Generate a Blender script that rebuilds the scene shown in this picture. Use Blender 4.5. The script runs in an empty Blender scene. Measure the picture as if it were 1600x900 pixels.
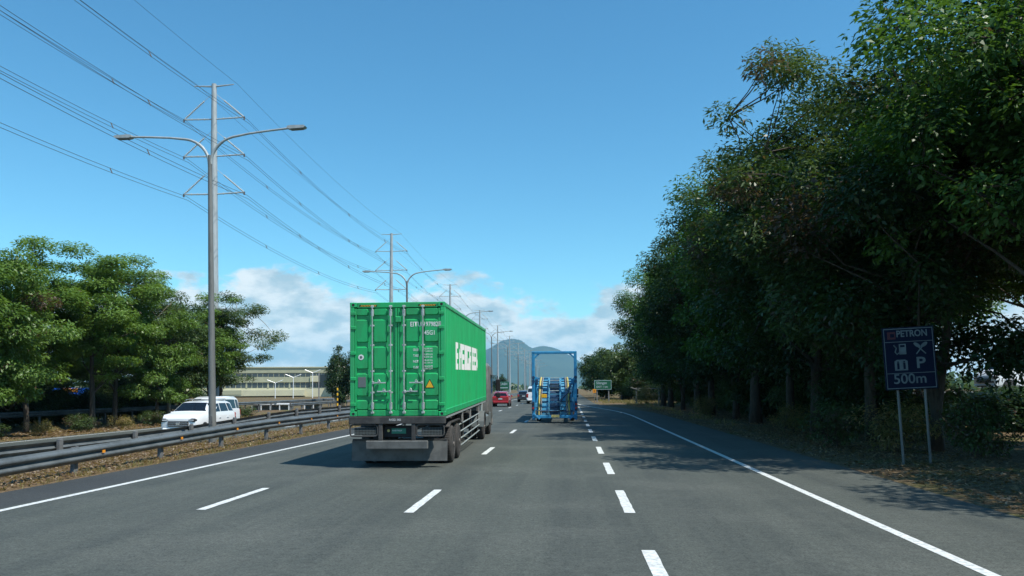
import bpy, math, random
import numpy as np
from mathutils import Matrix, Vector

S = bpy.context.scene
COL = S.collection
R = math.radians

# ------------------------------------------------------------------ camera
FPX = 1220.0
yaw, pitch, roll = 0.07315, 0.05456, 0.007
cam_d = bpy.data.cameras.new('camera'); cam = bpy.data.objects.new('camera', cam_d); COL.objects.link(cam)
cam_d.sensor_width = 36.0; cam_d.lens = FPX / 1600 * 36; cam_d.shift_y = 90 / 1600
cam_d.clip_start = 0.05; cam_d.clip_end = 60000
fw = Vector((-math.sin(yaw) * math.cos(pitch), math.cos(yaw) * math.cos(pitch), math.sin(pitch)))
rt = Vector((math.cos(yaw), math.sin(yaw), 0)); up = rt.cross(fw)
rt2 = rt * math.cos(roll) - up * math.sin(roll); up2 = up * math.cos(roll) + rt * math.sin(roll)
cam.matrix_world = Matrix(((rt2.x, up2.x, -fw.x, 0), (rt2.y, up2.y, -fw.y, 0), (rt2.z, up2.z, -fw.z, 2.0), (0, 0, 0, 1)))
S.camera = cam

# ------------------------------------------------------------------ sky, sun, exposure
SUN = Vector((0.55, -0.30, 1.0)).normalized()
SUN_EL = math.asin(SUN.z); SUN_AZ = math.atan2(SUN.x, SUN.y)
W = bpy.data.worlds.new('World'); S.world = W; W.use_nodes = True
nt = W.node_tree; nt.nodes.clear()
def N(t, kind, **kw):
    n = t.nodes.new(kind)
    for k, v in kw.items(): setattr(n, k, v)
    return n
def math_node(t, op, a, b=None, c=None, clamp=False):
    n = N(t, 'ShaderNodeMath', operation=op, use_clamp=clamp)
    for i, v in enumerate((a, b, c)):
        if v is None: continue
        if isinstance(v, (int, float)): n.inputs[i].default_value = v
        else: t.links.new(v, n.inputs[i])
    return n.outputs[0]
def maprange(t, v, a, b, c, d, smooth=True):
    n = N(t, 'ShaderNodeMapRange', interpolation_type='SMOOTHSTEP' if smooth else 'LINEAR')
    t.links.new(v, n.inputs[0])
    for i, x in enumerate((a, b, c, d)): n.inputs[i + 1].default_value = x
    return n.outputs[0]
sky = N(nt, 'ShaderNodeTexSky', sky_type='NISHITA', sun_disc=False, sun_elevation=SUN_EL, sun_rotation=SUN_AZ,
        air_density=1.0, dust_density=0.0, ozone_density=3.0, altitude=20)
tint = N(nt, 'ShaderNodeMix', data_type='RGBA', blend_type='MULTIPLY'); tint.inputs[0].default_value = 1.0
hs = N(nt, 'ShaderNodeHueSaturation'); hs.inputs['Saturation'].default_value = 1.17; nt.links.new(sky.outputs[0], hs.inputs['Color'])
nt.links.new(hs.outputs[0], tint.inputs[6]); tint.inputs[7].default_value = (0.73, 1.09, 1.02, 1)
bg = N(nt, 'ShaderNodeBackground'); bg.inputs[1].default_value = 0.14
nt.links.new(tint.outputs[2], bg.inputs[0])
tc = N(nt, 'ShaderNodeTexCoord'); sp = N(nt, 'ShaderNodeSeparateXYZ'); nt.links.new(tc.outputs['Generated'], sp.inputs[0])
az = math_node(nt, 'ARCTAN2', sp.outputs[0], sp.outputs[1]); el = sp.outputs[2]
def cvec(ka, ke, off):
    c = N(nt, 'ShaderNodeCombineXYZ')
    nt.links.new(math_node(nt, 'MULTIPLY_ADD', az, ka, off), c.inputs[0]); nt.links.new(math_node(nt, 'MULTIPLY', el, ke), c.inputs[1])
    return c.outputs[0]
def noise(t, vec, scale, detail, rough=0.55):
    n = N(t, 'ShaderNodeTexNoise'); n.inputs['Scale'].default_value = scale; n.inputs['Detail'].default_value = detail
    n.inputs['Roughness'].default_value = rough
    if vec is not None: t.links.new(vec, n.inputs['Vector'])
    return n.outputs['Fac']
hgt = noise(nt, cvec(1.0, 0.0, 7.3), 5.0, 2)
puff = noise(nt, cvec(1.0, 1.9, 3.1), 14.0, 9, 0.58)
e2 = math_node(nt, 'SUBTRACT', el, maprange(nt, hgt, 0.3, 0.7, -0.03, 0.03))
bias = maprange(nt, e2, 0.07, 0.165, 0.36, -0.27, False)
low = maprange(nt, el, 0.0, 0.05, -0.14, 0.0)
dens = math_node(nt, 'ADD', math_node(nt, 'ADD', puff, bias), low)
mask = math_node(nt, 'MULTIPLY', maprange(nt, dens, 0.45, 0.62, 0.0, 1.0), 0.92)
shade = noise(nt, cvec(1.0, 2.2, 5.5), 17.0, 5)
cb = N(nt, 'ShaderNodeMix', data_type='RGBA'); nt.links.new(maprange(nt, shade, 0.36, 0.62, 0, 1), cb.inputs[0])
cb.inputs[6].default_value = (0.44, 0.60, 0.68, 1); cb.inputs[7].default_value = (0.92, 0.97, 0.97, 1)
bgc = N(nt, 'ShaderNodeBackground'); bgc.inputs[1].default_value = 0.88; nt.links.new(cb.outputs[2], bgc.inputs[0])
mx = N(nt, 'ShaderNodeMixShader'); nt.links.new(mask, mx.inputs[0]); nt.links.new(bg.outputs[0], mx.inputs[1]); nt.links.new(bgc.outputs[0], mx.inputs[2])
wo = N(nt, 'ShaderNodeOutputWorld'); nt.links.new(mx.outputs[0], wo.inputs[0])
sl = bpy.data.lights.new('sun', 'SUN'); sl.energy = 5.0; sl.angle = R(0.5); sl.color = (1.0, 0.96, 0.88)
sun = bpy.data.objects.new('sun', sl); COL.objects.link(sun); sun.rotation_euler = SUN.to_track_quat('Z', 'Y').to_euler()
S.view_settings.view_transform = 'Standard'; S.view_settings.look = 'None'; S.view_settings.exposure = 0.25
S.view_settings.gamma = 1.0; S.view_settings.use_curve_mapping = False
S.cycles.max_bounces = 6; S.cycles.diffuse_bounces = 2; S.cycles.transmission_bounces = 2; S.cycles.transparent_max_bounces = 8; S.cycles.volume_bounces = 1
S.cycles.use_denoising = True

# ------------------------------------------------------------------ materials
MATS = {}
def mat(name, col, rough=0.6, metal=0.0, var=0.0, col2=None, vscale=3.0, bump=0.0, bscale=40.0, spec=0.5, stretch=(1, 1, 1), coat=0.0):
    """principled paint with a noise mix to col2 (wear, dirt) and fine relief"""
    if name in MATS: return MATS[name]
    m = bpy.data.materials.new(name); m.use_nodes = True; t = m.node_tree
    b = t.nodes['Principled BSDF']; b.inputs['Roughness'].default_value = rough; b.inputs['Metallic'].default_value = metal
    b.inputs['Specular IOR Level'].default_value = spec; b.inputs['Coat Weight'].default_value = coat
    b.inputs['Base Color'].default_value = (*col, 1)
    c = N(t, 'ShaderNodeTexCoord'); mp = N(t, 'ShaderNodeMapping'); t.links.new(c.outputs['Object'], mp.inputs[0]); mp.inputs['Scale'].default_value = stretch
    if var > 0 or col2:
        f = noise(t, mp.outputs[0], vscale, 6, 0.65)
        k = N(t, 'ShaderNodeMix', data_type='RGBA'); t.links.new(maprange(t, f, 0.38, 0.68, 0, 1), k.inputs[0])
        k.inputs[6].default_value = (*col, 1)
        k.inputs[7].default_value = (*(col2 if col2 else tuple(x * (1 - var) for x in col)), 1)
        t.links.new(k.outputs[2], b.inputs['Base Color'])
        t.links.new(maprange(t, f, 0.3, 0.7, max(rough - .06, .03), min(rough + .1, 1)), b.inputs['Roughness'])
    if bump > 0:
        f2 = noise(t, mp.outputs[0], bscale, 4); bn = N(t, 'ShaderNodeBump'); bn.inputs['Strength'].default_value = bump; bn.inputs['Distance'].default_value = 0.02
        t.links.new(f2, bn.inputs['Height']); t.links.new(bn.outputs[0], b.inputs['Normal'])
    MATS[name] = m; return m

def asphalt(name, base, light, dark):
    m = bpy.data.materials.new(name); m.use_nodes = True; t = m.node_tree; b = t.nodes['Principled BSDF']
    c = N(t, 'ShaderNodeTexCoord'); o = c.outputs['Object']
    mp = N(t, 'ShaderNodeMapping'); mp.inputs['Scale'].default_value = (1, 0.03, 1); t.links.new(o, mp.inputs[0])
    streak = noise(t, mp.outputs[0], 1.1, 5, 0.6)
    patch = noise(t, o, 0.35, 5, 0.6)
    grain = noise(t, o, 34.0, 4, 0.85)
    grain2 = noise(t, o, 9.0, 6, 0.7)
    k = N(t, 'ShaderNodeMix', data_type='RGBA'); t.links.new(maprange(t, streak, 0.35, 0.65, 0, 1), k.inputs[0])
    k.inputs[6].default_value = (*dark, 1); k.inputs[7].default_value = (*base, 1)
    k2 = N(t, 'ShaderNodeMix', data_type='RGBA'); t.links.new(maprange(t, patch, 0.42, 0.72, 0, 0.7), k2.inputs[0])
    t.links.new(k.outputs[2], k2.inputs[6]); k2.inputs[7].default_value = (*light, 1)
    g = math_node(t, 'ADD', maprange(t, grain, 0.33, 0.67, 0.45, 1.55, False), maprange(t, grain2, 0.3, 0.7, -0.26, 0.26, False))
    k3 = N(t, 'ShaderNodeMix', data_type='RGBA', blend_type='MULTIPLY'); k3.inputs[0].default_value = 1
    cc = N(t, 'ShaderNodeCombineColor')
    for i in range(3): t.links.new(g, cc.inputs[i])
    t.links.new(k2.outputs[2], k3.inputs[6]); t.links.new(cc.outputs[0], k3.inputs[7])
    t.links.new(k3.outputs[2], b.inputs['Base Color']); b.inputs['Roughness'].default_value = 0.82; b.inputs['Specular IOR Level'].default_value = 0.3
    bn = N(t, 'ShaderNodeBump'); bn.inputs['Strength'].default_value = 0.35; bn.inputs['Distance'].default_value = 0.01
    t.links.new(grain, bn.inputs['Height']); t.links.new(bn.outputs[0], b.inputs['Normal'])
    return m

def ground_mat():
    m = bpy.data.materials.new('verge_soil'); m.use_nodes = True; t = m.node_tree; b = t.nodes['Principled BSDF']
    o = N(t, 'ShaderNodeTexCoord').outputs['Object']
    a = noise(t, o, 0.25, 6, 0.65); l = noise(t, o, 7.0, 6, 0.75); f = noise(t, o, 30.0, 4, 0.8)
    k = N(t, 'ShaderNodeMix', data_type='RGBA'); t.links.new(maprange(t, l, 0.38, 0.62, 0, 1), k.inputs[0])
    k.inputs[6].default_value = (0.085, 0.058, 0.033, 1); k.inputs[7].default_value = (0.20, 0.145, 0.085, 1)
    k2 = N(t, 'ShaderNodeMix', data_type='RGBA'); t.links.new(maprange(t, a, 0.50, 0.66, 0, 0.85), k2.inputs[0])
    t.links.new(k.outputs[2], k2.inputs[6]); k2.inputs[7].default_value = (0.10, 0.115, 0.035, 1)
    k3 = N(t, 'ShaderNodeMix', data_type='RGBA', blend_type='MULTIPLY'); k3.inputs[0].default_value = 1
    cc = N(t, 'ShaderNodeCombineColor'); g = maprange(t, f, 0.25, 0.75, 0.5, 1.5, False)
    for i in range(3): t.links.new(g, cc.inputs[i])
    t.links.new(k2.outputs[2], k3.inputs[6]); t.links.new(cc.outputs[0], k3.inputs[7]); t.links.new(k3.outputs[2], b.inputs['Base Color'])
    b.inputs['Roughness'].default_value = 0.95; b.inputs['Specular IOR Level'].default_value = 0.1
    bn = N(t, 'ShaderNodeBump'); bn.inputs['Strength'].default_value = 0.6; bn.inputs['Distance'].default_value = 0.05
    t.links.new(l, bn.inputs['Height']); t.links.new(bn.outputs[0], b.inputs['Normal'])
    return m

def leaf_mat(name, dark, light, dry):
    m = bpy.data.materials.new(name); m.use_nodes = True; t = m.node_tree; b = t.nodes['Principled BSDF']
    at = N(t, 'ShaderNodeAttribute', attribute_name='tint'); sp = N(t, 'ShaderNodeSeparateColor'); t.links.new(at.outputs['Color'], sp.inputs[0])
    k = N(t, 'ShaderNodeMix', data_type='RGBA'); t.links.new(sp.outputs[0], k.inputs[0]); k.inputs[6].default_value = (*dark, 1); k.inputs[7].default_value = (*light, 1)
    k2 = N(t, 'ShaderNodeMix', data_type='RGBA'); t.links.new(sp.outputs[1], k2.inputs[0]); t.links.new(k.outputs[2], k2.inputs[6]); k2.inputs[7].default_value = (*dry, 1)
    t.links.new(k2.outputs[2], b.inputs['Base Color']); b.inputs['Roughness'].default_value = 0.42; b.inputs['Specular IOR Level'].default_value = 0.35
    tr = N(t, 'ShaderNodeBsdfTranslucent'); k4 = N(t, 'ShaderNodeMix', data_type='RGBA', blend_type='MULTIPLY'); k4.inputs[0].default_value = 1
    t.links.new(k2.outputs[2], k4.inputs[6]); k4.inputs[7].default_value = (1.5, 1.45, 0.6, 1); t.links.new(k4.outputs[2], tr.inputs[0])
    ms = N(t, 'ShaderNodeMixShader'); ms.inputs[0].default_value = 0.32
    t.links.new(b.outputs[0], ms.inputs[1]); t.links.new(tr.outputs[0], ms.inputs[2]); t.links.new(ms.outputs[0], t.nodes['Material Output'].inputs[0])
    return m

M_ASPH = asphalt('asphalt', (0.075, 0.084, 0.073), (0.097, 0.105, 0.092), (0.055, 0.063, 0.057))
M_ASPH2 = asphalt('shoulder_asphalt', (0.047, 0.051, 0.051), (0.056, 0.060, 0.058), (0.040, 0.044, 0.044))
M_GROUND = ground_mat()
M_LINE = mat('white_road_paint', (0.68, 0.70, 0.68), 0.75, col2=(0.40, 0.42, 0.41), vscale=11, bump=0.3)
M_GALV = mat('galvanised_steel', (0.15, 0.17, 0.175), 0.55, 0.3, col2=(0.09, 0.105, 0.11), vscale=2.0, bump=0.05)
M_POST = mat('weathered_grey_post', (0.15, 0.155, 0.155), 0.75, 0.1, col2=(0.09, 0.09, 0.088), vscale=6)
M_POLE = mat('galvanised_pole', (0.40, 0.43, 0.43), 0.55, 0.15, col2=(0.30, 0.33, 0.33), vscale=1.5, stretch=(3, 3, .6))
M_LAMPPOLE = mat('dull_lamp_pole', (0.18, 0.185, 0.175), 0.65, 0.1, col2=(0.12, 0.125, 0.12), vscale=1.6, stretch=(3, 3, .5))
M_INS = mat('grey_insulator', (0.42, 0.46, 0.46), 0.45)
M_WIRE = mat('dark_wire', (0.06, 0.075, 0.085), 0.6)
M_GREEN = mat('container_green', (0.018, 0.43, 0.140), 0.40, col2=(0.026, 0.34, 0.115), vscale=2.4, stretch=(1, 1, .22), coat=0.08)
M_GREEN_D = mat('door_green', (0.012, 0.40, 0.120), 0.44, col2=(0.022, 0.29, 0.095), vscale=3.2, stretch=(1, 1, .3))
M_SEAL = mat('dark_door_seal', (0.012, 0.05, 0.03), 0.7)
M_ROD = mat('galvanised_rod', (0.50, 0.56, 0.54), 0.4, 0.4, col2=(0.33, 0.37, 0.36), vscale=9)
M_WHITE = mat('white_lettering', (0.76, 0.78, 0.76), 0.6)
M_BLACK = mat('matt_black', (0.012, 0.012, 0.013), 0.7)
M_CHASSIS = mat('dusty_black_chassis', (0.032, 0.032, 0.032), 0.75, col2=(0.075, 0.073, 0.068), vscale=4)
M_FLAP = mat('dusty_rubber_flap', (0.125, 0.130, 0.125), 0.85, col2=(0.085, 0.088, 0.085), vscale=3)
M_TYRE = mat('tyre_rubber', (0.028, 0.027, 0.026), 0.85, col2=(0.055, 0.052, 0.048), vscale=7)
M_RIM = mat('steel_rim', (0.36, 0.35, 0.33), 0.5, 0.3, col2=(0.2, 0.18, 0.16), vscale=9)
M_YELLOW = mat('warning_yellow', (0.80, 0.45, 0.02), 0.5)
M_PLATEG = mat('green_plate', (0.02, 0.20, 0.13), 0.5)
M_GLASS = mat('dark_tinted_glass', (0.008, 0.010, 0.013), 0.06, spec=0.6)
M_LAMPG = mat('grey_plate', (0.13, 0.15, 0.15), 0.5)
M_RED = mat('red_lamp', (0.35, 0.02, 0.015), 0.25)
M_ORANGE = mat('orange_reflector', (0.80, 0.30, 0.02), 0.4)
M_CARW = mat('white_car_paint', (0.76, 0.78, 0.78), 0.22, coat=0.5)
M_CARR = mat('red_car_paint', (0.32, 0.016, 0.022), 0.25, coat=0.5)
M_CARD = mat('dark_car_paint', (0.022, 0.028, 0.034), 0.25, coat=0.5)
M_CHROME = mat('chrome', (0.62, 0.64, 0.66), 0.18, 0.9)
M_HEAD = mat('headlamp_lens', (0.55, 0.58, 0.60), 0.12, 0.3)
M_BLUE = mat('blue_carrier_paint', (0.030, 0.27, 0.50), 0.45, col2=(0.022, 0.19, 0.38), vscale=3)
M_BLUEL = mat('worn_blue_deck', (0.06, 0.32, 0.52), 0.5, col2=(0.12, 0.26, 0.33), vscale=6)
M_BLUED = mat('deep_blue_steel', (0.008, 0.06, 0.15), 0.5, col2=(0.006, 0.03, 0.07), vscale=5)
M_STRAP = mat('yellow_ramp_paint', (0.62, 0.52, 0.16), 0.6, col2=(0.42, 0.36, 0.15), vscale=6)
M_SIGNB = mat('shade_darkened_sign_blue', (0.004, 0.009, 0.030), 0.6, spec=.15)  # services sign blue, lowered so the tree shade sits in the colour
M_SIGNG = mat('green_sign_face', (0.010, 0.11, 0.055), 0.45)
M_SIGNW = mat('sign_white', (0.46, 0.54, 0.56), 0.5)
M_SIGNWD = mat('shade_darkened_sign_white', (0.14, 0.19, 0.20), 0.6, col2=(0.10, 0.14, 0.15), vscale=4)  # services sign lettering: deep shade under the trees painted into the white
M_SIGNR = mat('sign_red', (0.07, 0.008, 0.018), 0.5)
M_CREAM = mat('cream_render', (0.56, 0.53, 0.36), 0.85, col2=(0.49, 0.47, 0.33), vscale=.3)
M_OLIVE = mat('olive_cladding', (0.37, 0.37, 0.25), 0.8, col2=(0.33, 0.33, 0.23), vscale=.4)
M_PANE = mat('dark_window_pane', (0.045, 0.065, 0.075), 0.15, spec=0.6)
M_BARK = mat('grey_brown_bark', (0.075, 0.060, 0.044), 0.9, col2=(0.036, 0.028, 0.021), vscale=4, bump=0.8, bscale=14, stretch=(3, 3, .6))
M_BARKL = mat('pale_bark', (0.24, 0.20, 0.145), 0.9, col2=(0.13, 0.105, 0.075), vscale=4, bump=0.8, bscale=14, stretch=(3, 3, .6))
M_TARP = mat('blue_tarpaulin', (0.01, 0.11, 0.60), 0.5)
M_CONC = mat('grey_concrete', (0.26, 0.26, 0.25), 0.9, col2=(0.19, 0.19, 0.18), vscale=1.5)
M_HILL = mat('forested_hill', (0.040, 0.062, 0.030), 1.0, col2=(0.028, 0.046, 0.024), vscale=.004)
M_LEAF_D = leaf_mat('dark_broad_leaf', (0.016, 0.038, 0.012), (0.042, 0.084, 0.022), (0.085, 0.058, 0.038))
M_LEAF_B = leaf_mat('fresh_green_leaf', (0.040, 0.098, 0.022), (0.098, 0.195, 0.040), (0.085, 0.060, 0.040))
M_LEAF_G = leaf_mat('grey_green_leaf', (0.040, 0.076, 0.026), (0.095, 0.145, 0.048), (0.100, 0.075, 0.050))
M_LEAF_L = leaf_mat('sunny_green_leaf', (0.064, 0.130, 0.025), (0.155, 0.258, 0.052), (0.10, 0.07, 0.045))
M_LITTER = leaf_mat('dry_fallen_leaf', (0.105, 0.065, 0.038), (0.26, 0.18, 0.105), (0.34, 0.27, 0.19))
M_GRASS = leaf_mat('dry_grass_blade', (0.12, 0.125, 0.035), (0.24, 0.22, 0.085), (0.33, 0.25, 0.12))

# ------------------------------------------------------------------ mesh helpers
def link(name, me, m=None, parent=None, smooth=False):
    o = bpy.data.objects.new(name, me); COL.objects.link(o)
    if m is not None and not me.materials: me.materials.append(m)
    if parent is not None: o.parent = parent
    if smooth:
        me.polygons.foreach_set('use_smooth', [True] * len(me.polygons))
    return o
class MB:
    def __init__(s): s.v = []; s.f = []; s.M = Matrix.Identity(4)
    def add(s, vs, fs):
        k = len(s.v); s.v += [tuple(s.M @ Vector(p)) for p in vs]; s.f += [tuple(i + k for i in f) for f in fs]; return s
    def box(s, c, d, rot=None, ch=0.0):
        """box centred at c, full size d, optional Euler rotation; ch chamfers the edges that run along the longest axis and the ends"""
        x, y, z = (q / 2 for q in d); T = Matrix.Translation(c)
        if rot: T = T @ (Matrix.Rotation(rot[2], 4, 'Z') @ Matrix.Rotation(rot[1], 4, 'Y') @ Matrix.Rotation(rot[0], 4, 'X'))
        if ch <= 0:
            vs = [(a * x, b * y, e * z) for e in (-1, 1) for b in (-1, 1) for a in (-1, 1)]
            fs = [(0, 2, 3, 1), (4, 5, 7, 6), (0, 1, 5, 4), (2, 6, 7, 3), (0, 4, 6, 2), (1, 3, 7, 5)]
        else:
            ch = min(ch, x * .9, y * .9, z * .9); vs = []; fs = []; idx = {}
            for a in (-1, 1):
                for b in (-1, 1):
                    for e in (-1, 1):
                        for ax in range(3):
                            p = [a * (x - ch), b * (y - ch), e * (z - ch)]; p[ax] = (a * x, b * y, e * z)[ax]
                            idx[(a, b, e, ax)] = len(vs); vs.append(tuple(p))
            for ax in range(3):
                o1, o2 = [q for q in range(3) if q != ax]
                for sg in (-1, 1):
                    loop = []
                    for u, w in ((-1, -1), (1, -1), (1, 1), (-1, 1)):
                        kx = [0, 0, 0]; kx[ax] = sg; kx[o1] = u; kx[o2] = w; loop.append(idx[(*kx, ax)])
                    fs.append(tuple(loop))
                for u in (-1, 1):
                    for w in (-1, 1):
                        ka = [0, 0, 0]; kb = [0, 0, 0]; ka[ax] = -1; kb[ax] = 1; ka[o1] = kb[o1] = u; ka[o2] = kb[o2] = w
                        fs.append((idx[(*ka, o1)], idx[(*kb, o1)], idx[(*kb, o2)], idx[(*ka, o2)]))
            for a in (-1, 1):
                for b in (-1, 1):
                    for e in (-1, 1): fs.append(tuple(idx[(a, b, e, q)] for q in range(3)))
        k = s.M; s.M = k @ T; s.add(vs, fs); s.M = k; return s
    def tube(s, pts, r, n=8, cap=True):
        pts = [Vector(p) for p in pts]
        if not hasattr(r, '__len__'): r = [r] * len(pts)
        vs = []; fs = []; ref = None
        for i, p in enumerate(pts):
            d = (pts[min(i + 1, len(pts) - 1)] - pts[max(i - 1, 0)]).normalized()
            if ref is None: ref = Vector((0, 0, 1)) if abs(d.z) < .9 else Vector((1, 0, 0))
            a = d.cross(ref).normalized(); b = d.cross(a).normalized(); ref = -b if b.length else ref
            ref = a.cross(d)
            for j in range(n):
                t = 2 * math.pi * j / n; vs.append(p + (a * math.cos(t) + b * math.sin(t)) * r[i])
        for i in range(len(pts) - 1):
            for j in range(n):
                fs.append((i * n + j, i * n + (j + 1) % n, (i + 1) * n + (j + 1) % n, (i + 1) * n + j))
        if cap: fs += [tuple(range(n)), tuple(range((len(pts) - 1) * n, len(pts) * n))]
        return s.add(vs, fs)
    def lathe(s, prof, axis='X', n=24, c=(0, 0, 0)):
        """profile of (along, radius) turned about an axis"""
        vs = []; fs = []
        for a, r in prof:
            for j in range(n):
                t = 2 * math.pi * j / n; u, w = r * math.cos(t), r * math.sin(t)
                p = {'X': (a, u, w), 'Y': (u, a, w), 'Z': (u, w, a)}[axis]
                vs.append((p[0] + c[0], p[1] + c[1], p[2] + c[2]))
        for i in range(len(prof) - 1):
            for j in range(n): fs.append((i * n + j, i * n + (j + 1) % n, (i + 1) * n + (j + 1) % n, (i + 1) * n + j))
        fs.append(tuple(range(n))); fs.append(tuple(range((len(prof) - 1) * n, len(prof) * n)))
        return s.add(vs, fs)
    def prism(s, poly, axis, a, b):
        """polygon (two coordinates) extruded from a to b along axis"""
        n = len(poly); vs = []
        for t in (a, b):
            for u, w in poly: vs.append({'X': (t, u, w), 'Y': (u, t, w), 'Z': (u, w, t)}[axis])
        fs = [tuple(range(n)), tuple(range(n, 2 * n))] + [(i, (i + 1) % n, n + (i + 1) % n, n + i) for i in range(n)]
        return s.add(vs, fs)
    def mesh(s, name):
        me = bpy.data.meshes.new(name); me.from_pydata(s.v, [], s.f); me.validate()
        import bmesh
        b = bmesh.new(); b.from_mesh(me); bmesh.ops.recalc_face_normals(b, faces=b.faces); b.to_mesh(me); b.free()
        return me
    def build(s, name, m, parent=None, smooth=False, sharp=None):
        me = s.mesh(name)
        o = link(name, me, m, parent, smooth)
        if sharp: me.set_sharp_from_angle(angle=R(sharp))
        return o
def thing(name, label, cat, loc=(0, 0, 0), rz=0.0, group=None):
    o = bpy.data.objects.new(name, None); COL.objects.link(o); o.location = loc; o.rotation_euler = (0, 0, rz); o.empty_display_size = .3
    return tag(o, label, cat, group)
def tag(o, label=None, cat=None, group=None, kind=None):
    for k, v in (('label', label), ('category', cat), ('group', group), ('kind', kind)):
        if v: o[k] = v
    return o
def struct(o): o['kind'] = 'structure'; return o
def copy_tree(o, parent=None):
    c = o.copy(); COL.objects.link(c); c.parent = parent
    for ch in o.children: copy_tree(ch, c)
    return c
def text(name, s, size, m, parent, M4, sx=1.0, align='LEFT', depth=0.002, bold=0.0):
    cu = bpy.data.curves.new(name, 'FONT'); cu.body = s; cu.size = size; cu.extrude = depth; cu.align_x = align; cu.align_y = 'BOTTOM_BASELINE' if False else 'BOTTOM'
    cu.offset = bold; cu.resolution_u = 4
    o = bpy.data.objects.new('tmp', cu); COL.objects.link(o)
    dg = bpy.context.evaluated_depsgraph_get(); me = bpy.data.meshes.new_from_object(o.evaluated_get(dg))
    bpy.data.objects.remove(o); me.name = name; me.transform(M4 @ Matrix.Diagonal((sx, 1, 1, 1)))
    me.materials.clear()
    return link(name, me, m, parent)
def text_fit(name, s, m, parent, x0, x1, y, z0, z1, bold=0.0):
    """writing on a face turned to -Y, its ink filling x0..x1 and z0..z1"""
    o = text(name, s, 1.0, m, parent, Matrix.Identity(4), bold=bold, depth=0.0); me = o.data
    co = np.empty(len(me.vertices) * 3); me.vertices.foreach_get('co', co); co = co.reshape(-1, 3); lo, hi = co.min(0), co.max(0)
    me.transform(Matrix.Translation((x0, y, z0)) @ Matrix.Rotation(R(90), 4, 'X') @ Matrix.Diagonal(((x1 - x0) / (hi[0] - lo[0]), (z1 - z0) / (hi[1] - lo[1]), 1, 1)) @ Matrix.Translation((-lo[0], -lo[1], 0)))
    return o
def face_back(x, y, z):
    """text frame whose writing faces -Y, reading along +X"""
    return Matrix.Translation((x, y, z)) @ Matrix.Rotation(R(90), 4, 'X')

# ------------------------------------------------------------------ setting: ground, roads, markings
OPPZ = -0.65
def right_edge(y, near, far):                     # the auxiliary lane on the right tapers away
    t = min(max((y - 56) / 46, 0), 1); t = t * t * (3 - 2 * t); return near + (far - near) * t
ys = [-60, -30, -10, 0, 10, 20, 30, 40, 50, 56, 62, 68, 74, 80, 86, 92, 98, 104, 120, 160, 220, 320, 480, 700, 1100, 1800, 3000, 5000, 8500, 14000]
def strip(name, xl, xr, z, m, parent=None, yy=ys, zz=None):
    vs = []; fs = []
    for y in yy:
        a = xl(y) if callable(xl) else xl; b = xr(y) if callable(xr) else xr
        vs += [(a, y, z), (b, y, z if zz is None else zz)]
    for i in range(len(yy) - 1): fs.append((2 * i, 2 * i + 1, 2 * i + 3, 2 * i + 2))
    me = bpy.data.meshes.new(name); me.from_pydata(vs, [], fs); return link(name, me, m, parent)
road_ys = [y for y in ys if y <= 3000]
gx = [-14000, -6000, -2000, -600, -200, -90, -60, -45, -38, -33, -30.6, -30.0, -29.9, -16.2, -16.0, -15.2, -14.4, -13.2, -12.0, -11.36, -11.3, 2.9, 7.2, 9, 12, 16, 22, 40, 90, 200, 600, 2000, 6000, 14000]
def gz(x, y):
    if x <= -16.0: z = OPPZ - 0.05 if x > -30.2 else OPPZ - .02
    elif x <= -11.36: z = -0.01 + (OPPZ + .1) * max(0, (-14.2 - x)) / 1.8 if x < -14.2 else -0.01
    elif x < 8: z = -0.05
    else: z = -0.02
    return z
gy = list(ys); vs = []; fs = []
rg = random.Random(5)
for y in gy:
    for x in gx:
        j = rg.uniform(-.05, .05) if (12 <= x <= 60 or -60 < x < -34) and 0 < y < 200 else 0
        vs.append((right_edge(y, 7.2, 3.7) if x == 7.2 else (right_edge(y, 9, 6) if x == 9 else x), y, gz(x, y) + (0.035 if x in (7.2,) else 0) + j))
n = len(gx)
for i in range(len(gy) - 1):
    for k in range(n - 1): fs.append((i * n + k, i * n + k + 1, (i + 1) * n + k + 1, (i + 1) * n + k))
me = bpy.data.meshes.new('ground'); me.from_pydata(vs, [], fs); ground = struct(link('ground', me, M_GROUND))
road = struct(strip('road', -9.78, lambda y: right_edge(y, 6.75, 3.1), 0.0, M_ASPH, yy=road_ys))
struct(strip('left_shoulder', -11.28, -9.78, -0.001, M_ASPH2, yy=road_ys))
opp = struct(strip('opposite_road', -29.9, -16.2, OPPZ, M_ASPH, yy=road_ys))
LINEZ = 0.005
strip('edge_line', -9.66, -9.50, LINEZ, M_LINE, road, yy=road_ys)
strip('edge_line', lambda y: right_edge(y, 4.33, 0.78), lambda y: right_edge(y, 4.48, 0.93), LINEZ, M_LINE, road, yy=road_ys)
def dash_mesh(w, l):
    rr = random.Random(3); vs = []; n = 10
    for i in range(n + 1):
        y = l * i / n; vs += [(-w / 2 + rr.uniform(-.006, .006), y, 0), (w / 2 + rr.uniform(-.006, .006), y, 0)]
    me = bpy.data.meshes.new('lane_dash'); me.from_pydata(vs, [], [(2 * i, 2 * i + 1, 2 * i + 3, 2 * i + 2) for i in range(n)]); me.materials.append(M_LINE); return me
dm = dash_mesh(0.16, 2.85); dm3 = dash_mesh(0.17, 2.75)
def dash(me, x, y, z=LINEZ, parent=road):
    o = bpy.data.objects.new('lane_dash', me); COL.objects.link(o); o.parent = parent; o.location = (x, y, z)
for k in range(-1, 40):
    dash(dm, -2.62, 12.6 + 11.1 * k); dash(dm, -6.19, 12.8 + 11.1 * k)
for k in range(-1, 14): dash(dm3, 0.94, 7.05 + 5.62 * k)
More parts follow.
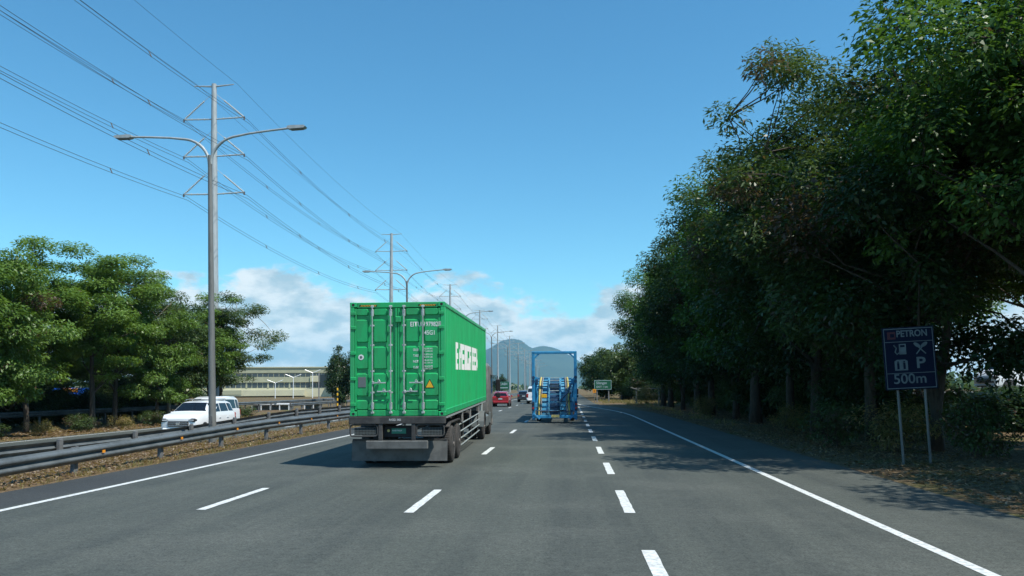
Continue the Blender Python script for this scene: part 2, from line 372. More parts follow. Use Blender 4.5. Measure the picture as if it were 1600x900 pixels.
for k in range(0, 30):
    for x in (-20.2, -23.6, -26.9): dash(dm, x, 10 + 11.1 * k, OPPZ + LINEZ, opp)
strip('edge_line', -16.95, -16.8, OPPZ + LINEZ, M_LINE, opp, yy=road_ys); strip('edge_line', -29.3, -29.15, OPPZ + LINEZ, M_LINE, opp, yy=road_ys)

# ------------------------------------------------------------------ mountain
def mountain():
    prof = [(-4200, 0), (-3300, 60), (-2500, 150), (-1900, 235), (-1400, 330), (-1100, 400), (-920, 462), (-770, 548), (-659, 569), (-548, 553), (-480, 495), (-423, 456), (-350, 476), (-289, 484), (-200, 470),
            (-142, 452), (-40, 405), (77, 339), (220, 225), (367, 116), (560, 60), (900, 25), (1800, 0)]
    px, pz = zip(*prof); xs = np.linspace(-4200, 1800, 150); vv = np.linspace(-1, 1, 41)
    rs = np.random.RandomState(4); ph = rs.rand(12, 3) * 6.28
    X, V = np.meshgrid(xs, vv); ridge = np.interp(X, px, pz)
    nz = sum(np.sin(X * (0.0016 * 1.45 ** i) + V * (2.2 * 1.4 ** i) + ph[i, 0]) * (0.5 ** (i * .7)) for i in range(9))
    Z = ridge * (1 - np.abs(V) ** 1.25) * (1 + 0.13 * nz * np.abs(V) ** .6) - 3
    Yc = 9000 + V * 1700 + 160 * np.sin(X * .003)
    vs = np.stack([X, Yc, Z], -1).reshape(-1, 3); m = len(xs); fs = []
    for i in range(len(vv) - 1):
        for j in range(m - 1): fs.append((i * m + j, i * m + j + 1, (i + 1) * m + j + 1, (i + 1) * m + j))
    me = bpy.data.meshes.new('mountain'); me.from_pydata(vs.tolist(), [], fs)
    return struct(link('mountain', me, M_HILL, None, True))
mountain()

# ------------------------------------------------------------------ trees
def leaf_mesh(name, P, A, Nn, L, Wd, tint, dry, m):
    """P base, A long axis, Nn normal (all n x 3), L length, Wd width: folded diamond leaves"""
    n = len(P); B = np.cross(Nn, A)
    B /= np.linalg.norm(B, axis=1)[:, None] + 1e-9
    L = L[:, None]; Wd = Wd[:, None]
    v = np.empty((n, 4, 3), np.float32)
    v[:, 0] = P; v[:, 1] = P + A * L * .45 + B * Wd * .5 + Nn * Wd * .12; v[:, 2] = P + A * L - Nn * L * .12; v[:, 3] = P + A * L * .45 - B * Wd * .5 + Nn * Wd * .12
    me = bpy.data.meshes.new(name); me.vertices.add(4 * n); me.vertices.foreach_set('co', v.reshape(-1))
    me.loops.add(4 * n); me.loops.foreach_set('vertex_index', np.arange(4 * n, dtype=np.int32))
    me.polygons.add(n); me.polygons.foreach_set('loop_start', np.arange(0, 4 * n, 4, dtype=np.int32)); me.polygons.foreach_set('loop_total', np.full(n, 4, np.int32))
    at = me.attributes.new('tint', 'FLOAT_COLOR', 'POINT'); c = np.zeros((n, 4, 4), np.float32)
    c[:, :, 0] = tint[:, None]; c[:, :, 1] = dry[:, None]; c[:, :, 3] = 1; at.data.foreach_set('color', c.reshape(-1))
    me.materials.append(m); me.update(); me.validate(); return me
def unit(a): return a / (np.linalg.norm(a, axis=-1, keepdims=True) + 1e-9)
def tree_meshes(seed, H, Rr, base, nclump, nleaf, leaf, m, flat=.7, cr=1.0, dryfrac=0.0, trunk_r=.22, upright=.8, bark=None, lean=(0, 0), forks=1, shell=.45, lump=.28, wl=.46):
    rs = np.random.RandomState(seed); hz = (H - base) / 2; cz = (H + base) / 2
    C = []; ph = rs.rand(4, 3) * 6.28; fr = rs.randn(4, 3) * 2.2
    while len(C) < nclump:
        d = unit(rs.randn(3)); lf = 1 + lump * sum(math.sin(float(fr[k] @ d) + ph[k, 0]) for k in range(4)) / 2
        r = rs.rand() ** shell * lf; p = d * np.array([Rr, Rr, hz]) * r
        if p[2] < -hz * .85 or p[2] + cz > H * 1.04: continue
        if p[2] < 0: p[:2] *= 1 - .25 * (-p[2] / hz)
        C.append(p + [lean[0], lean[1], cz])
    C = np.array(C); rad = cr * (.55 + .75 * rs.rand(nclump)); ctint = rs.rand(nclump); cdry = (rs.rand(nclump) < dryfrac).astype(float)
    w = rad ** 2; idx = rs.choice(nclump, nleaf, p=w / w.sum())
    off = unit(rs.randn(nleaf, 3)) * (rs.rand(nleaf, 1) ** .5) * np.array([1, 1, flat]); 
    P = C[idx] + off * rad[idx, None]
    outw = unit(off + .35 * unit(C[idx] - [lean[0], lean[1], cz - hz * .5]))
    Nn = unit(upright * np.array([0, 0, 1.]) + .45 * outw + .75 * rs.randn(nleaf, 3) * .6)
    A = outw + .6 * rs.randn(nleaf, 3) + np.array([0, 0, -.25]); A = unit(A - Nn * np.sum(A * Nn, 1, keepdims=True))
    L = leaf * (.55 + .8 * rs.rand(nleaf)); tint = np.clip(.55 * ctint[idx] + .45 * rs.rand(nleaf), 0, 1)
    dry = np.clip(cdry[idx] * (rs.rand(nleaf) < .75) + (rs.rand(nleaf) < .015), 0, 1)
    crown = leaf_mesh('crown', P, A, Nn, L, L * wl, tint, dry, m)
    # trunk, limbs and twigs
    mb = MB(); stems = []
    for k in range(forks):
        a0 = rs.rand() * 6.28; sp = (0.0 if forks == 1 else .14 * H)
        pts = []; n = 9
        for i in range(n):
            t = i / (n - 1); wob = .12 * math.sin(3.1 * t * 2 + a0) * t * H * .12
            bend = max(0, t - .12) * sp
            pts.append((lean[0] * t + math.cos(a0 + k * 2.3) * bend + wob, lean[1] * t + math.sin(a0 + k * 2.3) * bend + wob * .6, -.15 + t * H * .80))
        rr = [trunk_r * (1.35 if i == 0 else 1) * (1 - .86 * (i / (n - 1)) ** .9) + .015 for i in range(n)]
        if forks > 1: rr = [q * .78 for q in rr]
        mb.tube(pts, rr, 8); stems.append(np.array(pts))
    order = rs.permutation(nclump); nl = min(nclump, 26); heads = []
    for q in order[:nl]:
        st = stems[q % forks]; c = C[q]; hgt = max(base * .75, c[2] - .55 * np.linalg.norm(c[:2] - st[4, :2]) - .6); k = int(np.argmin(abs(st[:, 2] - hgt))); k = max(k, 2)
        s0 = st[k]; mid = (s0 + c) / 2 + rs.randn(3) * .25 + [0, 0, -.15]; q1 = (s0 * .75 + mid * .25) + rs.randn(3) * .08
        r0 = trunk_r * .42 * (1 - .5 * k / 9); mb.tube([s0, q1, mid, c], [r0, r0 * .8, r0 * .5, r0 * .16 + .006], 5, False); heads.append(mid); heads.append(c)
    hd = np.array(heads)
    for q in order[nl:]:
        c = C[q]; k = int(np.argmin(np.sum((hd - c) ** 2, 1))); mb.tube([hd[k], (hd[k] + c) / 2 + rs.randn(3) * .15, c], [.03, .022, .008], 4, False)
    tm = mb.mesh('trunk'); tm.polygons.foreach_set('use_smooth', [True] * len(tm.polygons)); tm.materials.append(bark or M_BARK)
    return tm, crown
def plant_tree(name, label, meshes, loc, rz=0.0, sc=(1, 1, 1), group=None, cat='tree'):
    o = thing(name, label, cat, loc, rz, group); o.scale = sc
    link('trunk', meshes[0], None, o); link('crown', meshes[1], None, o); return o

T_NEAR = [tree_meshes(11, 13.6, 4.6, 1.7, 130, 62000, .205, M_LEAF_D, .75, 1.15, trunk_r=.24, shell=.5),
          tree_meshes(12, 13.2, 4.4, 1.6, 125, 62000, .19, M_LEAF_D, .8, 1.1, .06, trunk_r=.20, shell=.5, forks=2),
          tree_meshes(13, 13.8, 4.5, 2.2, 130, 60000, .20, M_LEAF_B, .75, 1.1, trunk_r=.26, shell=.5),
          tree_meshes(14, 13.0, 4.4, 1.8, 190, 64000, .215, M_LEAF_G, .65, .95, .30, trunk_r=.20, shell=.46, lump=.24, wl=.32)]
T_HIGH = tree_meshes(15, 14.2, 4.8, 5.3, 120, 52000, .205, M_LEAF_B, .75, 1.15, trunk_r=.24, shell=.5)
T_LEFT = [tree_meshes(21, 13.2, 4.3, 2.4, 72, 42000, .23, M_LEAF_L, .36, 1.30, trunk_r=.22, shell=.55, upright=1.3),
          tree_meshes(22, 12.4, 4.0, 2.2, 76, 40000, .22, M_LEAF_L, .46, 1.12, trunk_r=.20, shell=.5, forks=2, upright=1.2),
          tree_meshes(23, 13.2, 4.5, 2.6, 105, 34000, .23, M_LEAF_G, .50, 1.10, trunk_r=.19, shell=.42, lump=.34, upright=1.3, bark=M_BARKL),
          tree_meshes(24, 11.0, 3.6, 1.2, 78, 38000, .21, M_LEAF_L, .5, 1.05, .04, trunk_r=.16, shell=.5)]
T_FAR = [tree_meshes(31, 11.0, 4.8, 1.0, 90, 15000, .42, M_LEAF_G, .7, 1.3, shell=.5), tree_meshes(32, 9.5, 4.2, .8, 80, 13000, .42, M_LEAF_D, .7, 1.3, shell=.5)]
T_BUSH = [tree_meshes(41, 2.0, 1.3, .05, 40, 3600, .14, M_LEAF_G, .8, .42, .25, trunk_r=.03), tree_meshes(42, 1.5, 1.1, .02, 36, 3000, .13, M_GRASS, .9, .4, .3, trunk_r=.02, wl=.25)]

T_DENSE = [tree_meshes(51, 4.6, 2.5, .1, 80, 14000, .24, M_LEAF_D, .8, .85, .02, trunk_r=.07, shell=.5, forks=2), tree_meshes(52, 5.2, 2.4, .1, 80, 14000, .24, M_LEAF_G, .8, .85, .03, trunk_r=.07, shell=.5)]
# the tall row along the right verge: (x, y, mesh, rotation, scale, label)
RIGHT = [
 (16.2, 10.6, 0, 0.4, 0.96, 'dark broad-leaved tree at the very edge of the picture, closest to the camera'),
 (12.4, 20.2, 2, 1.9, 0.95, 'bright-topped leafy tree directly behind the blue services sign'),
 (11.2, 24.9, 1, 3.6, 1.02, 'dark twin-stemmed tree just beyond the blue services sign'),
 (10.9, 29.2, 3, 5.1, 1.10, 'tall tree with reddish brown dry sprays high in its crown, near the services sign'),
 (10.4, 33.8, 0, 2.7, 1.10, 'second dark broad-leaved tree past the blue services sign'),
 (10.6, 38.6, 3, 0.9, 1.12, 'narrow-leaved tree with brown sprays, midway along the right verge row'),
 (10.2, 44.0, 2, 4.4, 1.10, 'bright green tree midway along the right verge row'),
 (10.4, 50.0, 1, 1.2, 1.10, 'dark forked tree in the middle distance of the right verge row'),
 (10.0, 56.4, 0, 5.8, 1.08, 'dark full-crowned tree opposite the start of the lane taper'),
 (10.2, 63.6, 2, 3.0, 1.08, 'fresh green tree halfway along the lane taper'),
 (10.1, 71.0, 1, 0.2, 1.08, 'third tree from the far end of the right verge row'),
 (10.0, 78.6, 0, 1.5, 1.06, 'last but one tree of the tall right verge row'),
 (10.2, 86.5, 2, 4.0, 1.05, 'last tree of the tall right verge row, its crown jutting into the sky'),
]
for x, y, k, rz, s, lab in RIGHT: plant_tree('verge_tree', lab, T_HIGH if y < 22 else T_NEAR[k], (x, y, -.03), rz, (s, s, s), 'tall trees along the right verge')
rr = random.Random(8)
for i in range(14):
    x = 16.8 + rr.uniform(-1, 2.4); y = 19.5 + i * 6.0 + rr.uniform(-1, 1); s = rr.uniform(.82, 1.0)
    plant_tree('back_tree', 'dark tree standing in the second row behind the right verge trees', T_HIGH if i < 6 else T_NEAR[(i * 2 + 1) % 3], (x, y, -.05), rr.uniform(0, 6.28), (s, s, s * .95), 'second row behind the right verge trees')
FARR = [(8.5, 128, 0, .95), (14.5, 124, 1, 1.05), (6.8, 146, 1, 1.05), (13.0, 142, 0, 1.0), (20.5, 132, 0, 1.0), (7.0, 166, 0, 1.0), (9, 188, 1, 1.1), (8.6, 214, 0, 1.0), (27, 128, 1, 1.1), (19, 112, 1, .95)]
for i, (x, y, k, s) in enumerate(FARR):
    plant_tree('roadside_tree', 'grey-green tree in the far clump, ' + ['behind the green exit sign', 'just beyond the timber frame', 'rising above the exit sign, second in depth', 'filling the middle of the clump', 'between exit sign and timber frame, further back', 'along the road edge past the exit sign', 'small, further down the road edge', 'smallest, last along the road edge', 'furthest from the road', 'closest, behind the timber frame'][i], T_FAR[k], (x, y, -.05), i * 1.3, (s, s, s * .92), 'far clump behind the exit sign')
LEFT = [
 (-33.6, 36.5, 1, 0.6, .96, 'dense tree at the very edge of the picture beyond the opposite road'),
 (-33.2, 42.6, 3, 1.1, 1.00, 'thick-trunked tree first in the row beyond the opposite road'),
 (-34.6, 47.6, 1, 2.9, .98, 'bushy green tree second in the row beyond the opposite road'),
 (-33.4, 52.6, 0, 0.3, .94, 'layered bright green tree, tallest in the row beyond the opposite road'),
 (-35.0, 58.0, 0, 4.1, .97, 'layered tree with purple-tinged top behind the white cars'),
 (-33.0, 60.5, 3, 2.2, .86, 'low spreading bright tree whose branches reach down towards the white car'),
 (-35.2, 66.5, 2, 5.0, .95, 'loose olive-green tree just before the nearest lamp post'),
 (-34.0, 72.0, 1, 3.4, .92, 'dark tree standing behind the lamp post mast'),
 (-37.0, 72.0, 1, 5.2, .85, 'smaller dark tree filling the gap before the airy end tree'),
 (-34.6, 75.5, 2, 1.0, .98, 'airy tree with pale bare trunk beside the lamp post, end of the row'),
]
for x, y, k, rz, s, lab in LEFT: plant_tree('roadside_tree', lab, T_LEFT[k], (x, y, OPPZ - .05), rz, (s, s, s * 1.06), 'tree row beyond the opposite road')
for i in range(7):
    x = -41.5 + rr.uniform(-2, 2); y = 44 + i * 6.3; s = rr.uniform(.75, .95)
    plant_tree('back_tree', 'shaded tree in the second row beyond the opposite road', T_LEFT[(i + 1) % 4], (x, y, OPPZ - .05), i * 1.7, (s, s, s * .9), 'second row beyond the opposite road')
plant_tree('roadside_tree', 'small dark tree beside the container, in front of the cream building', T_FAR[1], (-33.5, 112, OPPZ - .05), .4, (.62, .62, .95))
for i, (x, y, k, s) in enumerate([(-42, 205, 0, .8), (-40, 240, 1, .9), (-44, 280, 0, .9), (-41, 330, 1, 1), (-44, 380, 0, 1), (-38, 430, 1, 1.1)]):
    plant_tree('distant_tree', ('first second third fourth fifth sixth'.split()[i]) + ' small distant tree along the opposite road past the container cab', T_FAR[k], (x, y, OPPZ - .05), i * 2.1, (s, s, s), 'distant trees along the opposite road')

# distant woods: one mass along the horizon
for i in range(13):
    plant_tree('understorey_tree', 'low dense bushy tree closing the back of the right-hand wood', T_DENSE[i % 2], (20.6 + rr.uniform(-1, 1.5), 59 + i * 4.2, -.05), i * 1.9, (1.15, 1.15, rr.uniform(.9, 1.3)), 'dense undergrowth behind the right verge trees')
for i in range(13):
    plant_tree('understorey_tree', 'low dense bushy tree among the trunks of the right-hand wood', T_DENSE[(i + 1) % 2], (13.2 + rr.uniform(-.7, 1.2), 39 + i * 4.2, -.05), i * 2.3, (.95, .95, rr.uniform(.85, 1.2)), 'undergrowth among the right verge trunks')
for i in range(12):
    plant_tree('understorey_tree', 'low dense bushy tree behind the tree row beyond the opposite road', T_DENSE[i % 2], (-40.5 + rr.uniform(-1.5, 1), 40 + i * 3.4, OPPZ - .05), i * 1.4, (.95, .95, rr.uniform(.55, 1.0)), 'undergrowth beyond the opposite road')
for i, (x, y) in enumerate([(13, 118), (17.5, 116), (22, 115), (27, 113), (11.5, 121), (31, 112), (9.5, 134), (7.5, 156)]):
    plant_tree('understorey_tree', 'low dense bushy tree under the far clump by the exit sign', T_DENSE[i % 2], (x, y, -.05), i * 1.4, (1.3, 1.3, 1.0), 'undergrowth of the far clump')
for i, (x, y, k) in enumerate([(15.9, 14.6, 3), (18.5, 6.0, 0), (17.8, 0.5, 1), (22.5, 13.5, 2), (22.5, 3.0, 1), (18, -6, 2)]):
    plant_tree('verge_tree', 'tree of the right-hand wood level with the camera, out past the picture edge', T_NEAR[k], (x, y, -.05), i * 1.2, (.84, .84, .86) if i == 0 else (1, 1, 1), 'wood beside the camera')
def treeline():
    rs = np.random.RandomState(9); n = 26000; seg = rs.rand(n)
    side = rs.rand(n); Yy = 330 + 1500 * rs.rand(n) ** 1.6
    X = np.where(side < .5, -55 - 900 * rs.rand(n) ** 1.5 - (Yy - 330) * .02, 22 + 900 * rs.rand(n) ** 1.5)
    h = 5 + 3.5 * np.sin(X * .05 + Yy * .02) + 2 * np.sin(X * .17); Z = OPPZ + np.abs(h) * rs.rand(n) ** .7
    P = np.stack([X, Yy, Z], 1); Nn = unit(rs.randn(n, 3) + [0, -.4, .8]); A = unit(np.cross(Nn, rs.randn(n, 3)))
    L = 3.0 + 3.0 * rs.rand(n)
    o = link('treeline', leaf_mesh('treeline', P, A, Nn, L, L * .8, rs.rand(n), np.zeros(n), M_LEAF_G))
    tag(o, 'low belt of distant woods along the horizon', 'woods', kind='stuff')
treeline()

ORD_ALL = 'first second third fourth fifth sixth seventh eighth ninth tenth'.split()
# bushes and dry scrub
for i, (x, y, k, s, lab) in enumerate([
 (9.9, 24.6, 1, 1.0, 'dry yellow scrub bush behind the posts of the blue services sign'), (11.2, 22.6, 0, .8, 'leafy brown-green bush to the side of the blue services sign posts'),
 (8.7, 26.4, 0, .75, 'low bush under the trees past the blue services sign'), (9.6, 34.5, 1, .8, 'small dry bush at the foot of the verge trees'),
 (9.0, 53.0, 1, .9, 'dry orange-brown bush in a sunlit patch under the verge trees'), (8.9, 92.0, 1, 1.5, 'dry straw-coloured bush in front of the wooden frame near the exit sign'),
 (13.0, 30.0, 0, 1.2, 'dark bush deep under the right verge trees'), (14.0, 21.5, 0, 1.1, 'dark bush at the picture edge under the right verge trees')]):
    plant_tree('scrub_bush', lab, T_BUSH[k], (x, y, -.03), i * 1.1, (s, s, s), cat='bush')
for i, (x, y, k) in enumerate([(11.6, 30.5, 0), (12.0, 33.5, 1), (12.3, 36.2, 0), (12.2, 41.4, 1), (11.8, 47.0, 0), (11.9, 53.2, 1)]):
    plant_tree('understorey_tree', ORD_ALL[i] + ' dark shrub between the trunks of the right verge row, counted from the services sign', T_DENSE[k], (x, y, -.05), i * 1.6, (.62, .62, .80), 'shrubs between the right verge trunks', 'shrub')
for i in range(9):
    plant_tree('scrub_bush', ORD_ALL[i] + ' dry low bush among the trunks beyond the opposite road, counted from the picture edge', T_BUSH[i % 2], (-31.3 - rr.uniform(0, 1.2), 41 + i * 4.1, OPPZ - .05), i * .9, (.75, .75, .6), 'dry bushes under the opposite tree row', 'bush')

def litter(name, label, boxes, n, seed, size, zf, m=M_LITTER, up=2.0, cat='leaf litter'):
    rs = np.random.RandomState(seed); P = []
    tot = sum((b[1] - b[0]) * (b[3] - b[2]) * b[4] for b in boxes)
    for (x0, x1, y0, y1, wt) in boxes:
        k = int(n * (x1 - x0) * (y1 - y0) * wt / tot); x = x0 + (x1 - x0) * rs.rand(k); y = y0 + (y1 - y0) * rs.rand(k)
        P.append(np.stack([x, y, np.array([zf(a, b) for a, b in zip(x, y)]) + .012 + .05 * rs.rand(k) ** 2], 1))
    P = np.concatenate(P); n = len(P); Nn = unit(rs.randn(n, 3) * .6 + [0, 0, up]); A = unit(np.cross(Nn, rs.randn(n, 3)))
    L = size * (.5 + rs.rand(n)); o = link(name, leaf_mesh(name, P, A, Nn, L, L * .55, rs.rand(n), (rs.rand(n) < .2).astype(float), m))
    return tag(o, label, cat, kind='stuff')
litter('leaf_litter', 'dry fallen leaves covering the median strip', [(-14.5, -11.5, 11, 30, 1.4), (-14.5, -11.5, 30, 60, .6)], 24000, 1, .085, gz)
litter('leaf_litter', 'dry fallen leaves on the right verge', [(7.0, 9.5, 9, 40, 1.2), (9.5, 13, 16, 60, .5), (6.8, 9, 40, 100, .5)], 18000, 2, .09, lambda x, y: gz(x, y) + .012)
litter('leaf_litter', 'dry leaves under the trees beyond the opposite road', [(-36, -30.2, 36, 80, 1)], 7000, 3, .2, gz)
def grass(name, label, spots, seed, h, cat='grass'):
    rs = np.random.RandomState(seed); P = []
    for (x0, x1, y0, y1, k) in spots:
        c = np.stack([x0 + (x1 - x0) * rs.rand(k // 12 + 1), y0 + (y1 - y0) * rs.rand(k // 12 + 1)], 1)
        q = np.repeat(c, 12, 0) + rs.randn(len(c) * 12, 2) * .07; P.append(np.concatenate([q, np.array([gz(a, b) for a, b in q])[:, None] - .01], 1))
    P = np.concatenate(P); n = len(P); A = unit(np.concatenate([rs.randn(n, 2) * .45, np.ones((n, 1))], 1)); Nn = unit(np.cross(A, rs.randn(n, 3)))
    L = h * (.4 + rs.rand(n)); o = link(name, leaf_mesh(name, P, A, Nn, L, L * .09, rs.rand(n), (rs.rand(n) < .45).astype(float), M_GRASS))
    return tag(o, label, cat, kind='stuff')
grass('grass', 'sparse dry grass tufts along the near median edge and rail posts', [(-11.75, -11.32, 10, 60, 3600), (-14.6, -11.8, 12, 60, 2400)], 5, .14)
grass('grass', 'dry grass on the sunlit far verge by the exit sign', [(6.5, 13, 86, 120, 4800), (4.2, 8, 100, 135, 3600), (7.6, 9, 40, 80, 700)], 6, .28)
grass('grass', 'dry straw along the edge of the opposite road', [(-15.95, -15.2, 16, 110, 5000), (-31.5, -30, 70, 130, 4200)], 7, .3)

# ------------------------------------------------------------------ guardrails
WPROF = [(a * 1.15, b * 1.25) for a, b in [(0.0, .31), (.02, .28), (.075, .255), (.085, .235), (.085, .215), (.02, .17), (.005, .155), (.02, .14), (.085, .095), (.085, .075), (.075, .055), (.02, .03), (0.0, .0)]]
def guardrail(name, label, x, y0, y1, z, face, step, ref=None, tops=0.0, hgt=.80, group=None, dip=None):
    """face +1: the beam bulges towards +X; ref: which posts carry a reflector"""
    t = thing(name, label, 'guardrail', (x, y0, z), 0, group)
    L = step; th = .004; mb = MB()
    vs = []; n = len(WPROF)
    for yy in (-.09, L + .09):
        for (a, b) in WPROF: vs.append((face * (a + .02), yy, hgt - .388 + b))
        for (a, b) in reversed(WPROF): vs.append((face * (a + .016), yy, hgt - .388 + b))
    k = 2 * n; fs = [(i, (i + 1) % k, k + (i + 1) % k, k + i) for i in range(k)] + [tuple(range(k)), tuple(range(k, 2 * k))]
    mb.add(vs, fs); beam = mb.mesh('beam'); beam.materials.append(M_GALV)
    pm = MB().box((-face * .06, 0, (hgt + tops - .4) / 2), (.11, .16, hgt + tops + .4), ch=.01).mesh('post'); pm.materials.append(M_POST)
    bm_ = MB().box((-face * .0, .13 * (1 if tops else 0), hgt - .13 + tops / 2), (.045 if not tops else .11, .09, .30 + tops), ch=.008).mesh('spacer_block'); bm_.materials.append(M_POST)
    rm = MB().prism([(-.055, -.035), (.055, -.035), (.055, .035), (-.055, .035)], 'X', face * .121, face * .140).mesh('reflector'); rm.materials.append(M_ORANGE)
    cnt = int((y1 - y0) / step)
    for i in range(cnt):
        za, zb = (dip(y0 + i * step), dip(y0 + (i + 1) * step)) if dip else (0, 0)
        o = link('beam', beam, None, t); o.location = (face * .003 * (i % 2), i * step, za); o.rotation_euler = (math.atan2(zb - za, step), 0, 0)
        o = link('post', pm, None, t); o.location = (0, i * step, za)
        o = link('spacer_block', bm_, None, t); o.location = (0, i * step, za)
        if ref is not None:
            o = link('reflector', rm, None, t); o.location = (0, i * step + ref, za + (zb - za) * ref / step + hgt - .19)
    return t
guardrail('guardrail', 'grey steel guardrail with orange reflectors along our side of the median', -12.0, 2.2, 150, -.01, 1, 4.03, ref=.9, dip=lambda y: -.25 + .30 * min(max((y - 13) / 16, 0), 1))
guardrail('guardrail', 'second steel guardrail behind the first, seen from its post side', -15.0, 2.0, 170, -.20, -1, 4.0, tops=.06, hgt=.76, dip=lambda y: -.02 + .36 * min(max((y - 28) / 13, 0), 1))
guardrail('guardrail', 'far guardrail behind the tree trunks beyond the opposite road', -38.2, 30, 130, OPPZ + .3, 1, 4.0, hgt=.95)

# ------------------------------------------------------------------ lamp posts
def lamp_post():
    t = thing('lamp_post', '', 'lamp post')
    mb = MB(); zz = [-.3, .0, 1, 4, 8, 11.1]; mb.tube([(0, 0, z) for z in zz], [.145, .142, .136, .118, .092, .075], 12); mb.build('mast', M_LAMPPOLE, t, True, 40)
    MB().box((0, 0, .02), (.42, .42, .04), ch=.006).build('base_plate', M_LAMPPOLE, t)
    MB().box((.0, -.136, .9), (.13, .02, .34), ch=.008).build('hatch', M_POST, t)
    for s in (-1, 1):
        pts = []
        for i in range(9):
            a = i / 8 * R(78); pts.append((s * (.03 + 1.12 * (1 - math.cos(a))), 0, 10.75 + 1.05 * math.sin(a)))
        e = pts[-1]; pts += [(s * 1.6, 0, e[2] + .10), (s * 2.4, 0, e[2] + .17), (s * 3.15, 0, e[2] + .22)]
        arm = MB().tube(pts, [.06] * 6 + [.05] * 3 + [.042] * 3, 8).build('arm', M_POLE, t, True, 50)
        zl = e[2] + .235
        hb = MB(); hb.prism([(s * 3.1, zl - .035), (s * 3.2, zl - .075), (s * 3.75, zl - .06), (s * 3.82, zl), (s * 3.76, zl + .045), (s * 3.25, zl + .06), (s * 3.1, zl + .035)], 'Y', -.13, .13)
        h = hb.build('lamp_head', M_POLE, t)
        MB().box((s * 3.47, 0, zl - .082), (.46, .2, .02), rot=(0, -s * .02, 0)).build('lens', M_LAMPG, h)
    return t
lp = lamp_post(); ORD = ['nearest', 'second', 'third', 'fourth', 'fifth', 'sixth', 'seventh', 'eighth', 'ninth', 'tenth']
for i in range(10):
    o = lp if i == 0 else copy_tree(lp)
    o.location = (-13.5, 28.8 + 35.75 * i, -.03); o['group'] = 'double-arm lamp posts in the median'
    o.rotation_euler = (0, -.024 if i == 0 else -.006, 0)
    o['label'] = ('%s double-arm lamp post in the median' % ORD[i].capitalize() if i else 'tall nearest double-arm lamp post in front of the white car').replace('Second', 'second') if i < 4 else ORD[i] + ' double-arm lamp post from the camera, small in the distance'
    if 0 < i < 4: o['label'] = ORD[i] + ' double-arm lamp post from the camera, in the median'

# ------------------------------------------------------------------ power poles and lines
PX, PY0, PSP, PH = -36.0, 76.9, 78.6, 33.7
LEV = [30.0, 26.1, 22.15]; REACH = 3.15
def power_pole():
    t = thing('power_pole', '', 'power pole')
    hz = PH - OPPZ
    MB().tube([(0, 0, -.3), (0, 0, hz * .5), (0, 0, hz)], [.60, .42, .25], 12).build('shaft', M_POLE, t, True, 40)
    MB().box((0, 0, .05), (1.5, 1.5, .3), ch=.03).build('footing', M_CONC, t)
    for s in (-1, 1):
        MB().tube([(s * .2, 0, hz - .25), (s * 2.1, 0, hz - .12)], [.09, .05], 6).build('earth_wire_arm', M_POLE, t)
        for z in LEV:
            zz = z - OPPZ
            mb = MB(); mb.tube([(s * .3, 0, zz), (s * REACH, 0, zz + .08)], .075, 8)
            for k in range(1, 4): mb.tube([(s * (.3 + k * .68), 0, zz + .02 * k), (s * (.36 + k * .68), 0, zz + .02 * k)], .11, 8)
            mb.build('post_insulator', M_INS, t, True, 40)
            mb = MB(); a = Vector((s * 1.05, 0, zz + 1.95)); b = Vector((s * (REACH - .02), 0, zz + .14)); d = (b - a)
            pts = []; rad = []
            for k in range(31): pts.append(a + d * (k / 30)); rad.append(.10 if k % 2 else .055)
            mb.tube(pts, rad, 7); mb.tube([(s * .28, 0, zz + 2.6), a], .02, 5); mb.build('brace_insulator', M_INS, t)
            MB().box((s * (REACH + .06), 0, zz - .02), (.16, .1, .34), ch=.02).build('clamp', M_POST, t)
    for k in range(14): 
        MB().box((.0, -.62 + k * .0122, 3 + k * 1.2), (.34, .05, .03)).build('step', M_POST, t)
    return t
pp = power_pole()
for i in range(-1, 11):
    o = pp if i == -1 else copy_tree(pp)
    o.location = (PX, PY0 + PSP * i, OPPZ); o['group'] = 'steel power poles beyond the opposite road'; o.rotation_euler = (0, -.012 if i == 0 else .004, 0)
    o['label'] = ('steel power pole beside and behind the camera' if i < 0 else ('nearest tall steel power pole, lined up behind the lamp post mast', 'second steel power pole, rising behind the container', 'third steel power pole, its top just above the container edge')[i] if i < 3 else ('fourth fifth sixth seventh eighth ninth tenth eleventh'.split()[i - 3]) + ' steel power pole counting from the nearest, before the mountain')
def wire_run(name, label, x, z, sag, twin, jit):
    t = thing(name, label, 'power line', (x, 0, z), 0, 'power line wires')
    offs = [(0, -.02), (.16, -.42)] if twin else [(0, 0)]
    for (ox, oz) in offs:
        mb = MB()
        for i in range(-1, 10):
            y0 = PY0 + PSP * i; y1 = y0 + PSP; n = 14 if i < 2 else 6
            mb.tube([(ox, y0 + (y1 - y0) * k / n, oz - sag * 4 * (k / n) * (1 - k / n)) for k in range(n + 1)], (.021 if twin else .016), 4, False)
        mb.build('wire', M_WIRE, t)
    if twin:
        for i in range(-1, 3):
            for f in (.2 + jit, .47 + jit, .76 + jit):
                y = PY0 + PSP * (i + f); zz = -sag * 4 * f * (1 - f)
                MB().tube([(-.03, y, zz + .02), (.08, y, zz - .22), (.19, y, zz - .46)], .05, 5).build('spacer', M_WIRE, t)
for li, z in enumerate(LEV):
    lv = ('upper', 'middle', 'lower')[li]
    wire_run('power_line', lv + ' twin wire on the road side of the power poles', PX + REACH + .05, z - .15, 1.5, True, .0)
    wire_run('power_line', lv + ' twin wire on the far side of the power poles', PX - REACH - .05, z - .15, 1.5, True, .07)
wire_run('power_line', 'thin earth wire at the pole tops, road side', PX + 2.1, PH - .1, 1.1, False, 0)
wire_run('power_line', 'thin earth wire at the pole tops, far side', PX - 2.1, PH - .1, 1.1, False, 0)

